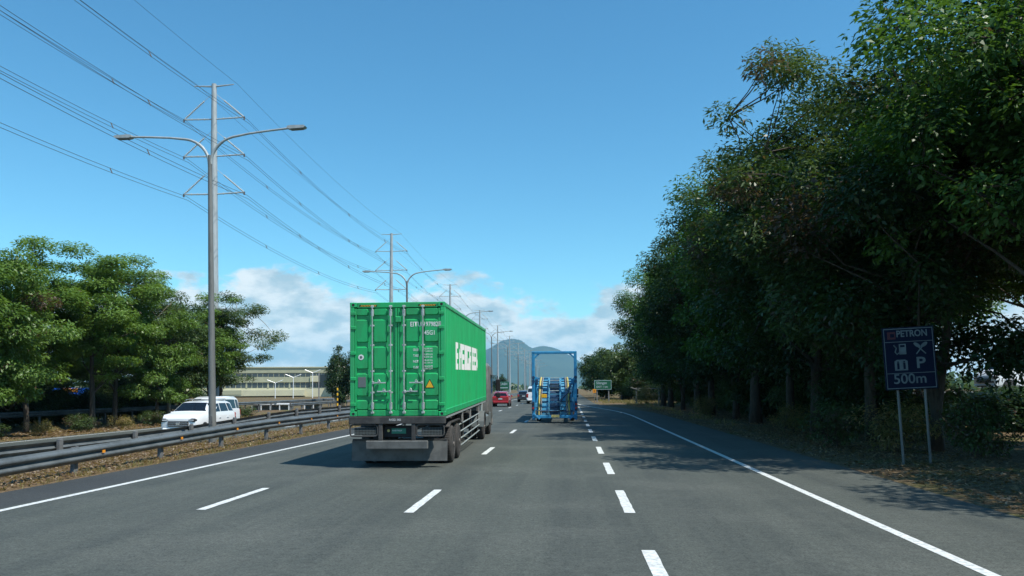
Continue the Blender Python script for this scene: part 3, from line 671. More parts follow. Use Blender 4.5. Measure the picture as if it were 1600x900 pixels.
# ------------------------------------------------------------------ shipping container
TX, TY, TYAW, TPITCH = -4.36, 19.6, 0.0215, 0.018
CW_, CH_, CL_ = 2.438, 2.896, 12.19
def letter_mask(ch, u, v):
    if not (0 <= u <= 1 and 0 <= v <= 1): return False
    if ch == 'E': return not (u > .42 and (.22 < v < .38 or .62 < v < .78))
    if ch == 'V':
        a = abs(u - .5); return a < .16 + .34 * v and not (a < .5 * v - .24)
    if ch == 'R': return not (.38 < u < .66 and .60 < v < .77) and not (.40 < u < .62 and v < .36) and not (u > .82 and .42 < v < .5)
    if ch == 'G': return not (u > .40 and .64 < v < .78) and not (.38 < u < .62 and .25 < v < .70) and not (u > .62 and .50 < v < .70)
    if ch == 'N': return u < .30 or u > .70 or abs(u - (1 - v)) < .2
    return False
def container():
    t = thing('shipping_container', 'green forty-foot shipping container with white block lettering, riding on the trailer', 'container', (TX, TY, 1.315), TYAW)
    t.rotation_euler = (TPITCH, 0, TYAW); hw = CW_ / 2
    per, dep = .278, .036
    def prof(y):
        q = (y % per) / per
        if q < .26: return 0
        if q < .50: return dep * (q - .26) / .24
        if q < .76: return dep
        return dep * (1 - (q - .76) / .24)
    brk = [.16]
    k0 = int(.16 / per)
    yy = k0 * per
    while yy < CL_ - .16:
        for q in (0, .26, .50, .76):
            w = yy + q * per
            if .16 < w < CL_ - .16: brk.append(w)
        yy += per
    brk.append(CL_ - .16)
    for s, nm in ((1, 'side_wall'), (-1, 'side_wall')):
        vs = []; fs = []
        for y in brk: vs += [(s * (hw - .012 - prof(y)), y, .16), (s * (hw - .012 - prof(y)), y, CH_ - .10)]
        for i in range(len(brk) - 1): fs.append((2 * i, 2 * i + 1, 2 * i + 3, 2 * i + 2))
        me = bpy.data.meshes.new(nm); me.from_pydata(vs, [], fs); w = link(nm, me, M_GREEN, t)
        if s == 1:                                   # block lettering follows the corrugation
            word = 'EVERGREEN'; y0, y1 = 2.30, 8.85; zb, zt = 1.185, 1.965; cell = (y1 - y0) / 9; nz = 18
            fine = sorted(set([round(b, 4) for b in brk if y0 < b < y1] + [round(y0 + i * .0364, 4) for i in range(int((y1 - y0) / .0364) + 1)]))
            vs = []; fs = []
            for a, b in zip(fine[:-1], fine[1:]):
                u = ((a + b) / 2 - y0) / cell; ci = int(u); lu = (u - ci - .06) / .88
                if ci > 8: continue
                run = None
                for r in range(nz + 1):
                    on = r < nz and letter_mask(word[ci], lu, (r + .5) / nz)
                    if on and run is None: run = r
                    if not on and run is not None:
                        z0 = zb + (zt - zb) * run / nz; z1 = zb + (zt - zb) * r / nz; k = len(vs)
                        xa, xb = hw - .009 - prof(a), hw - .009 - prof(b)
                        vs += [(xa, a, z0), (xb, b, z0), (xb, b, z1), (xa, a, z1)]; fs.append((k, k + 1, k + 2, k + 3)); run = None
            me = bpy.data.meshes.new('lettering'); me.from_pydata(vs, [], fs); link('lettering', me, M_WHITE, w)['label'] = 'white block letters EVERGREEN'
    # roof with shallow ribs
    vs = []; fs = []; k = 0
    y = .1
    while y < CL_ - .1:
        for q, d in ((0, 0), (.3, 0), (.5, .02), (.8, .02)):
            vs += [(-hw + .05, y + q * .21, CH_ - .018 - d), (hw - .05, y + q * .21, CH_ - .018 - d)]
        y += .21
    for i in range(len(vs) // 2 - 1): fs.append((2 * i, 2 * i + 1, 2 * i + 3, 2 * i + 2))
    me = bpy.data.meshes.new('roof'); me.from_pydata(vs, [], fs); link('roof', me, M_GREEN, t)
    MB().box((0, CL_ - .06, CH_ / 2), (CW_ - .1, .05, CH_ - .2)).build('front_wall', M_GREEN, t)
    MB().box((0, CL_ / 2, .1), (CW_ - .12, CL_ - .3, .1)).build('floor', M_BLACK, t)
    for s in (-1, 1):
        MB().box((s * (hw - .035), CL_ / 2, CH_ - .055), (.07, CL_ - .34, .10), ch=.008).build('top_rail', M_GREEN, t)
        MB().box((s * (hw - .03), CL_ / 2, .08), (.06, CL_ - .34, .16), ch=.008).build('bottom_rail', M_GREEN, t)
        MB().box((s * (hw - .055), .075, CH_ / 2), (.11, .15, CH_ - .23), ch=.012).build('corner_post', M_GREEN, t)
        MB().box((s * (hw - .055), CL_ - .075, CH_ / 2), (.11, .15, CH_ - .23), ch=.012).build('corner_post', M_GREEN, t)
        for y in (.085, CL_ - .085):
            for z in (.058, CH_ - .058):
                c = MB().box((s * (hw - .085), y, z), (.178, .178, .122), ch=.012).build('corner_casting', M_GREEN, t)
                f = -1 if y < 1 else 1
                MB().lathe([(y + f * .085, .036), (y + f * .0905, .036)], 'Y', 14, (s * (hw - .085), 0, z)).build('hole', M_BLACK, c)
                MB().lathe([(s * (hw + .003) - s * .004, .034), (s * (hw + .005), .034)], 'X', 14, (0, y, z)).build('hole', M_BLACK, c)
    MB().box((0, .07, CH_ - .068), (CW_ - .36, .12, .135), ch=.01).build('door_header', M_GREEN_D, t)
    MB().box((0, .07, .075), (CW_ - .36, .12, .145), ch=.01).build('door_sill', M_GREEN_D, t)
    MB().box((0, .085, CH_ / 2), (CW_ - .2, .03, CH_ - .3)).build('door_seal', M_SEAL, t)
    for s in (-1, 1):                                # hazard stripes under the header castings
        mb = MB(); 
        for i in range(10):
            x = s * .76 - .19 + i * .041
            mb.add([(x, .005, CH_ - .102), (x + .02, .005, CH_ - .102), (x + .045, .005, CH_ - .062), (x + .025, .005, CH_ - .062)], [(0, 1, 2, 3)])
        mb.build('hazard_stripes', M_YELLOW, t)
        MB().box((s * .76 + .01, .009, CH_ - .082), (.46, .004, .046)).build('hazard_band', M_BLACK, t)
    # doors: raised panels on a recessed leaf
    rows = [(.145, .335), (.435, 1.02), (1.13, 1.70), (1.81, 2.39), (2.49, 2.735)]
    cols = {-1: [(.155, .475), (.60, .965)], 1: [(1.43, 1.79), (1.91, 2.275)]}
    for s in (-1, 1):
        a, b = (.125, 1.205) if s < 0 else (1.233, 2.313)
        d = MB().box(((a + b) / 2 - hw, .058, CH_ / 2 - .0), (b - a, .03, CH_ - .302)).build('door', M_GREEN_D, t)
        for e in (a + .018, b - .018):
            MB().box((e - hw, .033, CH_ / 2), (.052, .05, CH_ - .305), ch=.006).build('door_frame', M_GREEN_D, d)
        for (z0, z1) in rows:
            for (x0, x1) in cols[s]:
                mb = MB(); w, h = x1 - x0, z1 - z0; cx, cz = (x0 + x1) / 2 - hw, CH_ - (z0 + z1) / 2
                r = .035; o = []; i_ = []
                for (sx, sz, st) in ((1, -1, -90), (1, 1, 0), (-1, 1, 90), (-1, -1, 180)):
                    for q in (0, 45, 90):
                        ang = R(st + q); o.append((cx + sx * (w / 2 - r) + r * math.cos(ang), cz + sz * (h / 2 - r) + r * math.sin(ang)))
                        i_.append((cx + sx * (w / 2 - r - .022) + r * math.cos(ang), cz + sz * (h / 2 - r - .022) + r * math.sin(ang)))
                vs = [(p[0], .0435, p[1]) for p in o] + [(p[0], .010, p[1]) for p in i_]; n = len(o)
                mb.add(vs, [tuple(range(n, 2 * n))] + [(q, (q + 1) % n, n + (q + 1) % n, n + q) for q in range(n)]); mb.build('door_panel', M_GREEN_D, d)
        for z in (.30, .95, 1.60, 2.25, 2.62):       # hinges
            x = s * (hw - .055)
            MB().box((x - s * .03, -.006, z), (.15, .028, .085), ch=.01).build('hinge', M_GREEN_D, d)
        xs = (.585, 1.055) if s < 0 else (1.395, 1.88)
        for ri, x in enumerate(xs):
            x = x - hw
            rod = MB().tube([(x, -.045, .075), (x, -.045, CH_ - .10)], .0165, 8).build('locking_rod', M_ROD, d, True, 40)
            for z in (.09, CH_ - .11): MB().box((x, -.03, z), (.085, .055, .06), ch=.012).build('rod_cam', M_ROD, d)
            for z in (.26, CH_ - .27): MB().box((x, -.03, z), (.075, .045, .18), ch=.012).build('rod_bracket', M_ROD, d)
            for z in (.60, 1.14, 1.80, 2.30): MB().box((x, -.028, z), (.10, .04, .045), ch=.008).build('rod_bracket', M_ROD, d)
            up_ = (ri == 0) if s < 0 else (ri == 1); zz = CH_ - (2.05 if up_ else 2.27); dr = 1 if ri == 0 else -1
            mb = MB(); mb.box((x + dr * .17, -.068, zz), (.36, .014, .032), ch=.005); mb.box((x + dr * .02, -.06, zz), (.06, .04, .07), ch=.01); mb.box((x + dr * .17, -.045, zz + .012), (.075, .06, .075), ch=.012)
            mb.tube([(x + dr * .15, -.07, zz + .05), (x + dr * .17, -.07, zz + .085), (x + dr * .2, -.07, zz + .05)], .009, 5)
            mb.build('handle', M_ROD, d)
    MB().box((.03, -.004, CH_ - .44), (.17, .06, .16), ch=.02).build('lock_guard', M_GREEN_D, t)
    yF = .004
    text_fit('container_number', 'EITU', M_WHITE, t, .335, .615, yF, CH_ - .625, CH_ - .505, .012)
    text_fit('container_number', '197982', M_WHITE, t, .690, 1.045, yF, CH_ - .625, CH_ - .505, .012)
    cd = MB()
    for a, b, c, e in ((0, 0, .07, .008), (0, .118, .07, .126), (0, .008, .008, .118), (.062, .008, .07, .118)): cd.box((1.052 + (a + c) / 2, yF, CH_ - .628 + (b + e) / 2), (c - a, .004, e - b))
    cd.build('check_digit_frame', M_WHITE, t)
    text_fit('container_number', '8', M_WHITE, t, 1.070, 1.106, yF, CH_ - .61, CH_ - .52)
    text_fit('type_code', '45G1', M_WHITE, t, .690, .955, yF, CH_ - .84, CH_ - .725, .012)
    for i, (a, b, c) in enumerate([('GROSS', '32,500 KG', '71,650 LB'), ('TARE', '3,870 KG', '8,530 LB'), ('NET', '28,630 KG', '63,120 LB'), ('CUBE', '76.4 CU.M', '2,700 CU.FT')]):
        z = CH_ - 1.175 - i * .147
        text_fit('weight_panel', a, M_WHITE, t, .405, .545, yF, z - .075, z - .012, .01); text_fit('weight_panel', b, M_WHITE, t, .685, .90, yF, z - .042, z + .005, .008); text_fit('weight_panel', c, M_WHITE, t, .685, .90, yF, z - .105, z - .058, .008)
    MB().lathe([(.004, .070), (.008, .070)], 'Y', 20, (-.935, 0, CH_ - 1.395)).build('round_mark', M_WHITE, t).scale = (1, 1, 1)
    MB().lathe([(.000, .036), (.0045, .036)], 'Y', 20, (-.935, 0, CH_ - 1.395)).build('round_mark_centre', M_LAMPG, t)
    MB().box((-.91, .004, CH_ - 2.03), (.20, .008, .26), ch=.003).build('data_plate', M_LAMPG, t)
    mb = MB(); mb.prism([(.70, CH_ - 2.19), (.95, CH_ - 2.19), (.825, CH_ - 1.955)], 'Y', .004, .008); mb.build('warning_triangle', M_BLACK, t)
    mb = MB(); mb.prism([(.728, CH_ - 2.175), (.922, CH_ - 2.175), (.825, CH_ - 1.99)], 'Y', .001, .0045); mb.build('warning_triangle_face', M_YELLOW, t)
    return t
container()

# ------------------------------------------------------------------ wheels shared by the heavy vehicles
def wheel_meshes(r, w, rim_r):
    h = w / 2
    ty = MB().lathe([(-h, rim_r), (-h - .004, rim_r + .04), (-h + .0, r - .07), (-h + .02, r - .02), (-h + .05, r), (h - .05, r), (h - .02, r - .02), (h, r - .07), (h + .004, rim_r + .04), (h, rim_r)], 'X', 40).mesh('tyre')
    ty.polygons.foreach_set('use_smooth', [True] * len(ty.polygons)); ty.set_sharp_from_angle(angle=R(35)); ty.materials.append(M_TYRE)
    rm = MB().lathe([(-h + .01, rim_r), (-h + .03, rim_r - .02), (h - .03, rim_r - .02), (h - .012, rim_r), (h + .002, rim_r), (h - .01, rim_r - .03), (h - .07, rim_r - .05), (h - .09, rim_r * .55), (h - .03, rim_r * .45), (h - .025, rim_r * .2), (h + .02, rim_r * .19), (h + .025, .02)], 'X', 32).mesh('rim')
    rm.polygons.foreach_set('use_smooth', [True] * len(rm.polygons)); rm.set_sharp_from_angle(angle=R(35)); rm.materials.append(M_RIM)
    g = MB()
    for q in range(44):
        a = 2 * math.pi * q / 44
        g.M = Matrix.Rotation(a, 4, 'X'); g.box((0, 0, r + .001), (w - .10, .028, .012))
    tr = g.mesh('tread'); tr.materials.append(M_TYRE)
    return ty, rm, tr
HW = wheel_meshes(.50, .26, .29); LW = wheel_meshes(.385, .25, .25)
def wheel(parent, x, y, r, side, ms, tread=True):
    o = thing('wheel', '', ''); del_ = [o.pop(k, None) for k in ('label', 'category')]
    o.parent = parent; o.location = (x, y, r); o.rotation_euler = (0, 0, 0 if side > 0 else math.pi)
    link('tyre', ms[0], None, o); link('rim', ms[1], None, o)
    if tread: link('tread', ms[2], None, o)
    return o

# ------------------------------------------------------------------ container trailer
def trailer():
    t = thing('semi_trailer', 'dusty black skeletal trailer carrying the green container', 'trailer', (TX, TY, 0), TYAW)
    zd = lambda y: 1.31 + TPITCH * y
    def beam(y0, y1, x, w, z0, h, nm, m=M_CHASSIS):
        mb = MB(); vs = [(x + a * w / 2, y, zd(y) + z0 - (0 if b else h)) for y in (y0, y1) for a in (-1, 1) for b in (0, 1)]
        mb.add(vs, [(0, 1, 3, 2), (4, 6, 7, 5), (0, 2, 6, 4), (1, 5, 7, 3), (0, 4, 5, 1), (2, 3, 7, 6)]); return mb.build(nm, m, t)
    for s in (-1, 1):
        beam(.05, 12.6, s * .45, .14, -.02, .32, 'chassis_rail')
        beam(.3, 12.0, s * 1.19, .05, -.02, .05, 'side_rail', M_ROD)
    for y in (1.0, 2.4, 3.8, 5.2, 6.6, 8.0, 9.4, 10.8): beam(y - .05, y + .05, 0, 2.3, -.03, .12, 'cross_member')
    for y in (4.1, 6.4, 9.4):                         # stake legs under the container side
        for s in (-1, 1): MB().box((s * 1.17, y, zd(y) - .20), (.05, .11, .40), ch=.006).build('stake', M_CONC, t)
    rb = MB().box((0, -.02, 1.215), (2.46, .17, .185), ch=.012).build('rear_beam', M_CHASSIS, t)
    text('rear_number', 'FLYZG1 3455', .075, M_WHITE, rb, face_back(-.195, -.108, 1.185), .72)
    for s in (-1, 1):                                 # rounded light frames
        x0, x1 = (.50, 1.195); z0, z1 = .81, 1.10; pts = []
        for (cx, cz, st) in ((x1 - .07, z0 + .07, -90), (x1 - .07, z1 - .07, 0), (x0 + .07, z1 - .07, 90), (x0 + .07, z0 + .07, 180)):
            for q in range(0, 91, 30): a = R(st + q); pts.append((s * (cx + .07 * math.cos(a)), -.06, cz + .07 * math.sin(a)))
        fr = MB().tube(pts + [pts[0]], .022, 6, False).build('light_frame', M_CHASSIS, t)
        mb = MB()
        for i in range(16): mb.tube([(s * (x0 + .06 + i * .038), -.05, z0 + .03), (s * (x0 + .06 + i * .038), -.05, z0 + .22)], .004, 4)
        for i in range(6): mb.tube([(s * (x0 + .04), -.052, z0 + .03 + i * .036), (s * (x1 - .03), -.052, z0 + .03 + i * .036)], .004, 4)
        mb.build('mesh_guard', M_LAMPG, fr)
        MB().box((s * .86, .03, .93), (.50, .06, .17), ch=.015).build('tail_light', M_BLACK, fr)
        MB().box((s * .42, -.05, .93), (.105, .08, .44), ch=.01).build('bumper_bracket', M_CHASSIS, t)
        wheel_y = (1.62, 2.92)
        for y in wheel_y:
            wheel(t, s * 1.09, y, .50, s, HW); wheel(t, s * .77, y, .50, s, HW, False)
        MB().prism([(1.0, .98), (1.3, 1.08), (3.3, 1.10), (3.6, .98), (3.58, 1.0), (3.3, 1.13), (1.3, 1.11), (1.0, 1.0)], 'X', s * .68, s * 1.2).build('mudguard', M_CHASSIS, t)
        # side guard rails
        for z in (.98, .76, .55, .34):
            pts = [(s * 1.0, 3.72, z - .12), (s * 1.17, 4.15, z - .02), (s * 1.17, 9.6, z + .10)]
            MB().tube(pts, .021, 6).build('side_guard_rail', M_ROD, t)
        for y in (4.6, 7.0, 9.3): MB().box((s * 1.14, y, .72), (.04, .06, .72), ch=.006).build('side_guard_post', M_CHASSIS, t)
        MB().box((s * .55, 8.8, .62), (.14, .14, .95), ch=.01).build('landing_leg', M_CHASSIS, t); MB().box((s * .55, 8.8, .13), (.26, .26, .04), ch=.01).build('landing_foot', M_CHASSIS, t)
    for y in (1.62, 2.92): MB().tube([(-1.0, y, .5), (1.0, y, .5)], .075, 10).build('axle', M_CHASSIS, t)
    MB().box((.0, -.07, .595), (1.58, .10, .215), ch=.02).build('bumper_bar', M_FLAP, t)
    mb = MB(); pts = []
    n = 24; vs = []; fs = []
    for i in range(n + 1):
        x = -1.235 + 2.47 * i / n; w = .012 * math.sin(x * 5); vs += [(x, .30 + w, .68), (x, .27 + w * 1.5, .42), (x, .25 + w * 2, .165)]
    for i in range(n): fs += [(3 * i, 3 * i + 3, 3 * i + 4, 3 * i + 1), (3 * i + 1, 3 * i + 4, 3 * i + 5, 3 * i + 2)]
    mb.add(vs, fs); fl = mb.build('mud_flap', M_FLAP, t); so = fl.modifiers.new('thick', 'SOLIDIFY'); so.thickness = .012
    MB().box((0, .30, .70), (2.44, .05, .05)).build('flap_bar', M_CHASSIS, t)
    MB().box((0, .12, .92), (.74, .08, .30), ch=.02).build('plate_holder', M_BLACK, t)
    pl = MB().box((.02, .07, .935), (.37, .012, .135), ch=.004).build('number_plate', M_PLATEG, t)
    text('plate_writing', 'ROVER TRAILER', .05, M_WHITE, pl, face_back(-.145, .062, .92), .70)
    MB().lathe([(.05, .035), (.065, .03)], 'Y', 14, (-.24, 0, .945)).build('sticker', M_STRAP, pl)
    return t
trailer()

def tractor(name, label, loc, rz, paint, cat='truck'):
    """cab-over tractor: origin on the ground under the drive axle, nose towards +y"""
    t = thing(name, label, cat, loc, rz)
    for s in (-1, 1):
        MB().box((s * .42, 1.4, .86), (.10, 5.6, .24), ch=.01).build('chassis_rail', M_CHASSIS, t)
        wheel(t, s * 1.08, 0, .50, s, HW); wheel(t, s * .76, 0, .50, s, HW, False); wheel(t, s * 1.05, 3.5, .50, s, HW)
        ar = []
        for q in range(0, 181, 20): a = R(q); ar.append((.60 * math.cos(a), .52 + .60 * math.sin(a)))
        arc = ar + [(.57 * math.cos(R(q)), .52 + .57 * math.sin(R(q))) for q in range(180, -1, -20)]
        MB().prism(arc, 'X', s * .66, s * 1.24).build('fender', M_LAMPG, t)
        MB().box((s * 1.0, 1.55, .66), (.46, 1.15, .56), ch=.09).build('fuel_tank', M_LAMPG, t)
    MB().tube([(-1.0, 0, .5), (1.0, 0, .5)], .09, 10).build('axle', M_CHASSIS, t)
    MB().lathe([(1.10, .50), (1.17, .50), (1.19, .42)], 'Z', 24).build('fifth_wheel', M_CHASSIS, t)
    # cab shell: rounded section lofted back to front
    secs = [(2.25, 1.12, .98, 3.02), (2.32, 1.2, .95, 3.10), (3.2, 1.23, .92, 3.14), (3.95, 1.23, .82, 3.06), (4.25, 1.21, .62, 2.86), (4.42, 1.17, .55, 1.85), (4.48, 1.12, .55, 1.1)]
    vs = []; fs = []; m = 12
    for (y, w, z0, z1) in secs:
        ring = [(w * .96, z0), (w, z0 + .1), (w, z0 + (z1 - z0) * .55), (w * .965, z1 - .16), (w * .90, z1 - .04), (w * .72, z1)]
        ring += [(-x, z) for x, z in reversed(ring)]
        vs += [(x, y, z) for x, z in ring]
    for i in range(len(secs) - 1):
        for j in range(m): fs.append((i * m + j, i * m + (j + 1) % m, (i + 1) * m + (j + 1) % m, (i + 1) * m + j))
    fs += [tuple(range(m)), tuple(range((len(secs) - 1) * m, len(secs) * m))]
    c = MB(); c.add(vs, fs); cab = c.build('cab', paint, t, True, 30)
    MB().box((0, 4.375, 2.22), (2.0, .04, .72), rot=(R(-13), 0, 0), ch=.01).build('windscreen', M_GLASS, t)
    for s in (-1, 1):
        MB().prism([(3.15, 1.78), (4.1, 1.78), (4.05, 2.55), (3.2, 2.6)], 'X', s * 1.213, s * 1.236).build('side_window', M_GLASS, t)
        mr = MB(); mr.box((s * 1.48, 4.15, 2.15), (.20, .10, .52), ch=.03); mr.box((s * 1.48, 4.15, 1.7), (.20, .10, .22), ch=.03); mr.tube([(s * 1.2, 4.1, 2.6), (s * 1.46, 4.15, 2.55), (s * 1.48, 4.15, 1.55), (s * 1.2, 4.1, 1.5)], .018, 6); mr.build('mirror', M_BLACK, t)
        MB().box((s * .82, 4.46, .85), (.34, .08, .2), ch=.02).build('headlight', M_HEAD, t)
        MB().box((s * 1.12, 3.0, .75), (.2, .5, .5), ch=.03).build('step', M_LAMPG, t)
    MB().box((0, 4.45, .52), (2.4, .16, .34), ch=.04).build('bumper', paint, t)
    MB().box((0, 2.9, 3.2), (1.7, .7, .26), ch=.1).build('roof_deflector', paint, t)
    MB().tube([(.9, 2.05, 1.0), (.9, 2.05, 2.9)], .07, 8).build('exhaust_stack', M_ROD, t)
    return t
cdir = Vector((-math.sin(TYAW), math.cos(TYAW), 0))
M_CABW = mat('dusty_grey_cab', (0.20, 0.20, 0.19), 0.45, col2=(0.13, 0.13, 0.125), vscale=3)
p = Vector((TX, TY, 0)) + cdir * 11.3
tractor('tractor_unit', 'dusty grey truck cab pulling the green container', (p.x, p.y, 0), TYAW, M_CABW)

# ------------------------------------------------------------------ cars
def ring_pts(st):
    y, zb, zbelt, zt, w, wt = st
    g = zbelt - zb; q = zt - zbelt
    h = [(0, zb), (w * .84, zb), (w * .965, zb + .14 * g), (w, zb + .55 * g), (w * .975, zbelt), (wt + .035, zt - .12 * q), (wt * .84, zt - .012), (0, zt)]
    return [(x, y, z) for x, z in h] + [(-x, y, z) for x, z in reversed(h[1:-1])]
class Car:
    def __init__(s, name, label, cat, loc, rz, stations, paint, group=None):
        s.t = thing(name, label, cat, loc, rz, group); s.st = stations; s.rings = [ring_pts(q) for q in stations]
        vs = []; fs = []; m = 14
        for r in s.rings: vs += r
        for i in range(len(s.rings) - 1):
            for j in range(m): fs.append((i * m + j, i * m + (j + 1) % m, (i + 1) * m + (j + 1) % m, (i + 1) * m + j))
        fs += [tuple(range(m)), tuple(range((len(s.rings) - 1) * m, len(s.rings) * m))]
        b = MB(); b.add(vs, fs); s.body = b.build('body', paint, s.t, True, 28)
    def at(s, u, v):
        ys = [q[0] for q in s.st]; i = max(0, min(len(ys) - 2, sum(1 for y in ys if y <= u) - 1)); f = (u - ys[i]) / (ys[i + 1] - ys[i])
        m = 14; v = v % m; j = int(v); g = v - j
        P = [Vector(s.rings[a][b]) for a in (i, i + 1) for b in (j, (j + 1) % m)]
        return (P[0] * (1 - g) + P[1] * g) * (1 - f) + (P[2] * (1 - g) + P[3] * g) * f
    def patch(s, name, m, corners, off=.006, nu=7, nv=5, parent=None):
        """four (length, ring) corners; the patch hugs the body and stands slightly proud"""
        (a, b, c, d) = corners; g = []
        for i in range(nu + 1):
            for j in range(nv + 1):
                u, v = i / nu, j / nv
                L_ = (a[0] * (1 - u) + b[0] * u) * (1 - v) + (d[0] * (1 - u) + c[0] * u) * v
                K = (a[1] * (1 - u) + b[1] * u) * (1 - v) + (d[1] * (1 - u) + c[1] * u) * v
                p0 = s.at(L_, K); e = .02; du = s.at(min(L_ + e, s.st[-1][0] - 1e-4), K) - s.at(max(L_ - e, s.st[0][0] + 1e-4), K); dv = s.at(L_, K + .15) - s.at(L_, K - .15)
                nn = du.cross(dv); nn = nn.normalized() if nn.length > 1e-9 else Vector((0, 0, 1))
                if nn.dot(p0 - Vector((0, p0.y, .8))) < 0: nn = -nn
                g.append(p0 + nn * off)
        fs = [(i * (nv + 1) + j, i * (nv + 1) + j + 1, (i + 1) * (nv + 1) + j + 1, (i + 1) * (nv + 1) + j) for i in range(nu) for j in range(nv)]
        b = MB(); b.add(g, fs); o = b.build(name, m, parent or s.t, True)
        return o
    def wheels(s, ys, x, r=.385, ms=None):
        for y in ys:
            for sd in (-1, 1):
                wheel(s.t, sd * x, y, r, sd, ms or LW, False)
                pts = [(y + (r + .075) * math.cos(R(q)), r + (r + .075) * math.sin(R(q))) for q in range(-10, 191, 20)]
                MB().prism(pts, 'X', sd * (x - .05), sd * (x + .118)).build('wheel_arch', M_BLACK, s.t)
def suv(name, label, loc, rz, paint, kind='suv', group=None, rear=True, plate=None):
    if kind == 'suv':
        st = [(0, .52, .92, 1.02, .80, .66), (.05, .40, .98, 1.10, .90, .78), (.30, .34, 1.10, 1.23, .965, .86), (1.08, .33, 1.17, 1.31, .98, .86), (1.22, .33, 1.19, 1.35, .98, .85),
              (1.98, .33, 1.20, 1.83, .98, .72), (3.1, .33, 1.21, 1.90, .98, .73), (4.25, .34, 1.22, 1.88, .975, .71), (4.66, .36, 1.22, 1.80, .965, .68), (4.86, .40, 1.20, 1.30, .95, .80), (4.93, .45, 1.08, 1.16, .90, .78)]
    elif kind == 'van':
        st = [(0, .45, .90, .98, .80, .68), (.06, .36, .98, 1.10, .90, .78), (.28, .32, 1.12, 1.28, .935, .82), (.52, .32, 1.16, 1.40, .94, .80), (1.15, .32, 1.20, 2.10, .94, .70),
              (1.7, .32, 1.20, 2.22, .94, .72), (3.4, .32, 1.20, 2.24, .94, .72), (4.75, .33, 1.20, 2.20, .94, .71), (5.05, .36, 1.20, 2.06, .93, .69), (5.12, .40, 1.15, 1.30, .92, .75), (5.16, .45, 1.05, 1.12, .88, .72)]
    else:
        st = [(0, .50, .85, .93, .76, .62), (.05, .36, .90, 1.00, .86, .74), (.30, .30, .97, 1.07, .905, .80), (1.05, .30, 1.04, 1.14, .92, .80), (1.2, .30, 1.06, 1.17, .92, .79),
              (1.95, .30, 1.08, 1.62, .92, .66), (2.8, .30, 1.09, 1.68, .92, .67), (3.75, .31, 1.10, 1.62, .915, .64), (4.15, .34, 1.10, 1.50, .90, .61), (4.36, .38, 1.06, 1.14, .88, .74), (4.42, .44, .98, 1.04, .84, .70)]
    c = Car(name, label, 'van' if kind == 'van' else 'car', loc, rz, st, paint, group); Lg = st[-1][0]
    y4, y5, y7, y8, y9 = st[4][0] if kind != 'van' else st[3][0], st[5][0] if kind != 'van' else st[4][0], st[7][0], st[8][0], st[9][0]
    c.patch('windscreen', M_GLASS, [(y4 + .06, 5.15), (y5 - .05, 5.25), (y5 - .05, 8.75), (y4 + .06, 8.85)], nv=10)
    c.patch('rear_window', M_GLASS, [(y8 + .01, 5.25), (y9 - .02, 5.2), (y9 - .02, 8.8), (y8 + .01, 8.75)], nv=10)
    mid = (y5 + y7) / 2
    for lo, hi in ((4.18, 4.88), (9.82, 9.12)):
        c.patch('side_window', M_GLASS, [(y4 + .30, lo), (mid - .22, lo), (mid - .22, hi), (y5 - .02, hi)])
        c.patch('side_window', M_GLASS, [(mid - .14, lo), (y7 - .30, lo), (y7 - .38, hi), (mid - .14, hi)])
        c.patch('side_window', M_GLASS, [(y7 - .20, lo), (y8 - .02, lo), (y8 - .12, hi), (y7 - .28, hi)])
        sd = 1 if lo < 7 else -1; w = st[3][4]
        for yq in (mid - .34, y7 - .46): MB().box((sd * (w + .012), yq, st[3][2] - .16), (.03, .19, .035), ch=.008).build('door_handle', paint, c.t)
        MB().box((sd * (w + .10), y4 + .38, st[5][2] + .06), (.22, .10, .16), ch=.035).build('mirror', paint, c.t)
        MB().box((sd * (w - .012), (y4 + y7) / 2, st[3][1] + .05), (.05, y7 - y4 - .7, .10), ch=.02).build('sill', M_BLACK, c.t)
        MB().box((sd * (st[1][4] - .20), .10, st[1][2] - .02), (.40, .26, .17), rot=(0, 0, -sd * .18), ch=.05).build('headlight_housing', M_BLACK, c.t)
        MB().box((sd * (st[1][4] - .20), .075, st[1][2] - .02), (.33, .24, .11), rot=(0, 0, -sd * .18), ch=.04).build('headlight', M_HEAD, c.t)
        if False: c.patch('headlight', M_HEAD, [(.03, 3.35 if sd > 0 else 10.65), (.42, 3.5 if sd > 0 else 10.5), (.42, 4.05 if sd > 0 else 9.95), (.03, 4.3 if sd > 0 else 9.7)], .012)
        MB().box((sd * (st[-2][4] - .13), Lg - .055, st[-2][2] - .12), (.26, .13, .30 if kind != 'van' else .5), ch=.03).build('tail_light', M_RED, c.t)
    W0 = st[1][4]; zb = st[1][1]
    MB().box((0, .01, (st[1][2] + zb) / 2 + .10), (W0 * 1.20, .12, .28), ch=.03).build('grille', M_BLACK, c.t)
    mb = MB()
    for k in range(3): mb.box((0, -.055, (st[1][2] + zb) / 2 + .01 + k * .09), (W0 * 1.16, .02, .03), ch=.006)
    mb.box((0, -.062, (st[1][2] + zb) / 2 + .10), (.20, .02, .12), ch=.02); mb.build('grille_bars', M_CHROME, c.t)
    MB().box((0, .05, zb + .10), (W0 * 1.86, .20, .20), ch=.06).build('front_bumper', paint, c.t)
    MB().box((0, -.045, zb + .06), (W0 * 1.2, .06, .08), ch=.02).build('air_intake', M_BLACK, c.t)
    MB().box((0, Lg - .04, st[-2][1] + .12), (W0 * 1.86, .20, .24), ch=.06).build('rear_bumper', M_BLACK if kind == 'suv' else paint, c.t)
    MB().box((0, Lg + .015, st[-2][2] - .20), (.44, .02, .14), ch=.004).build('number_plate', M_SIGNW, c.t)
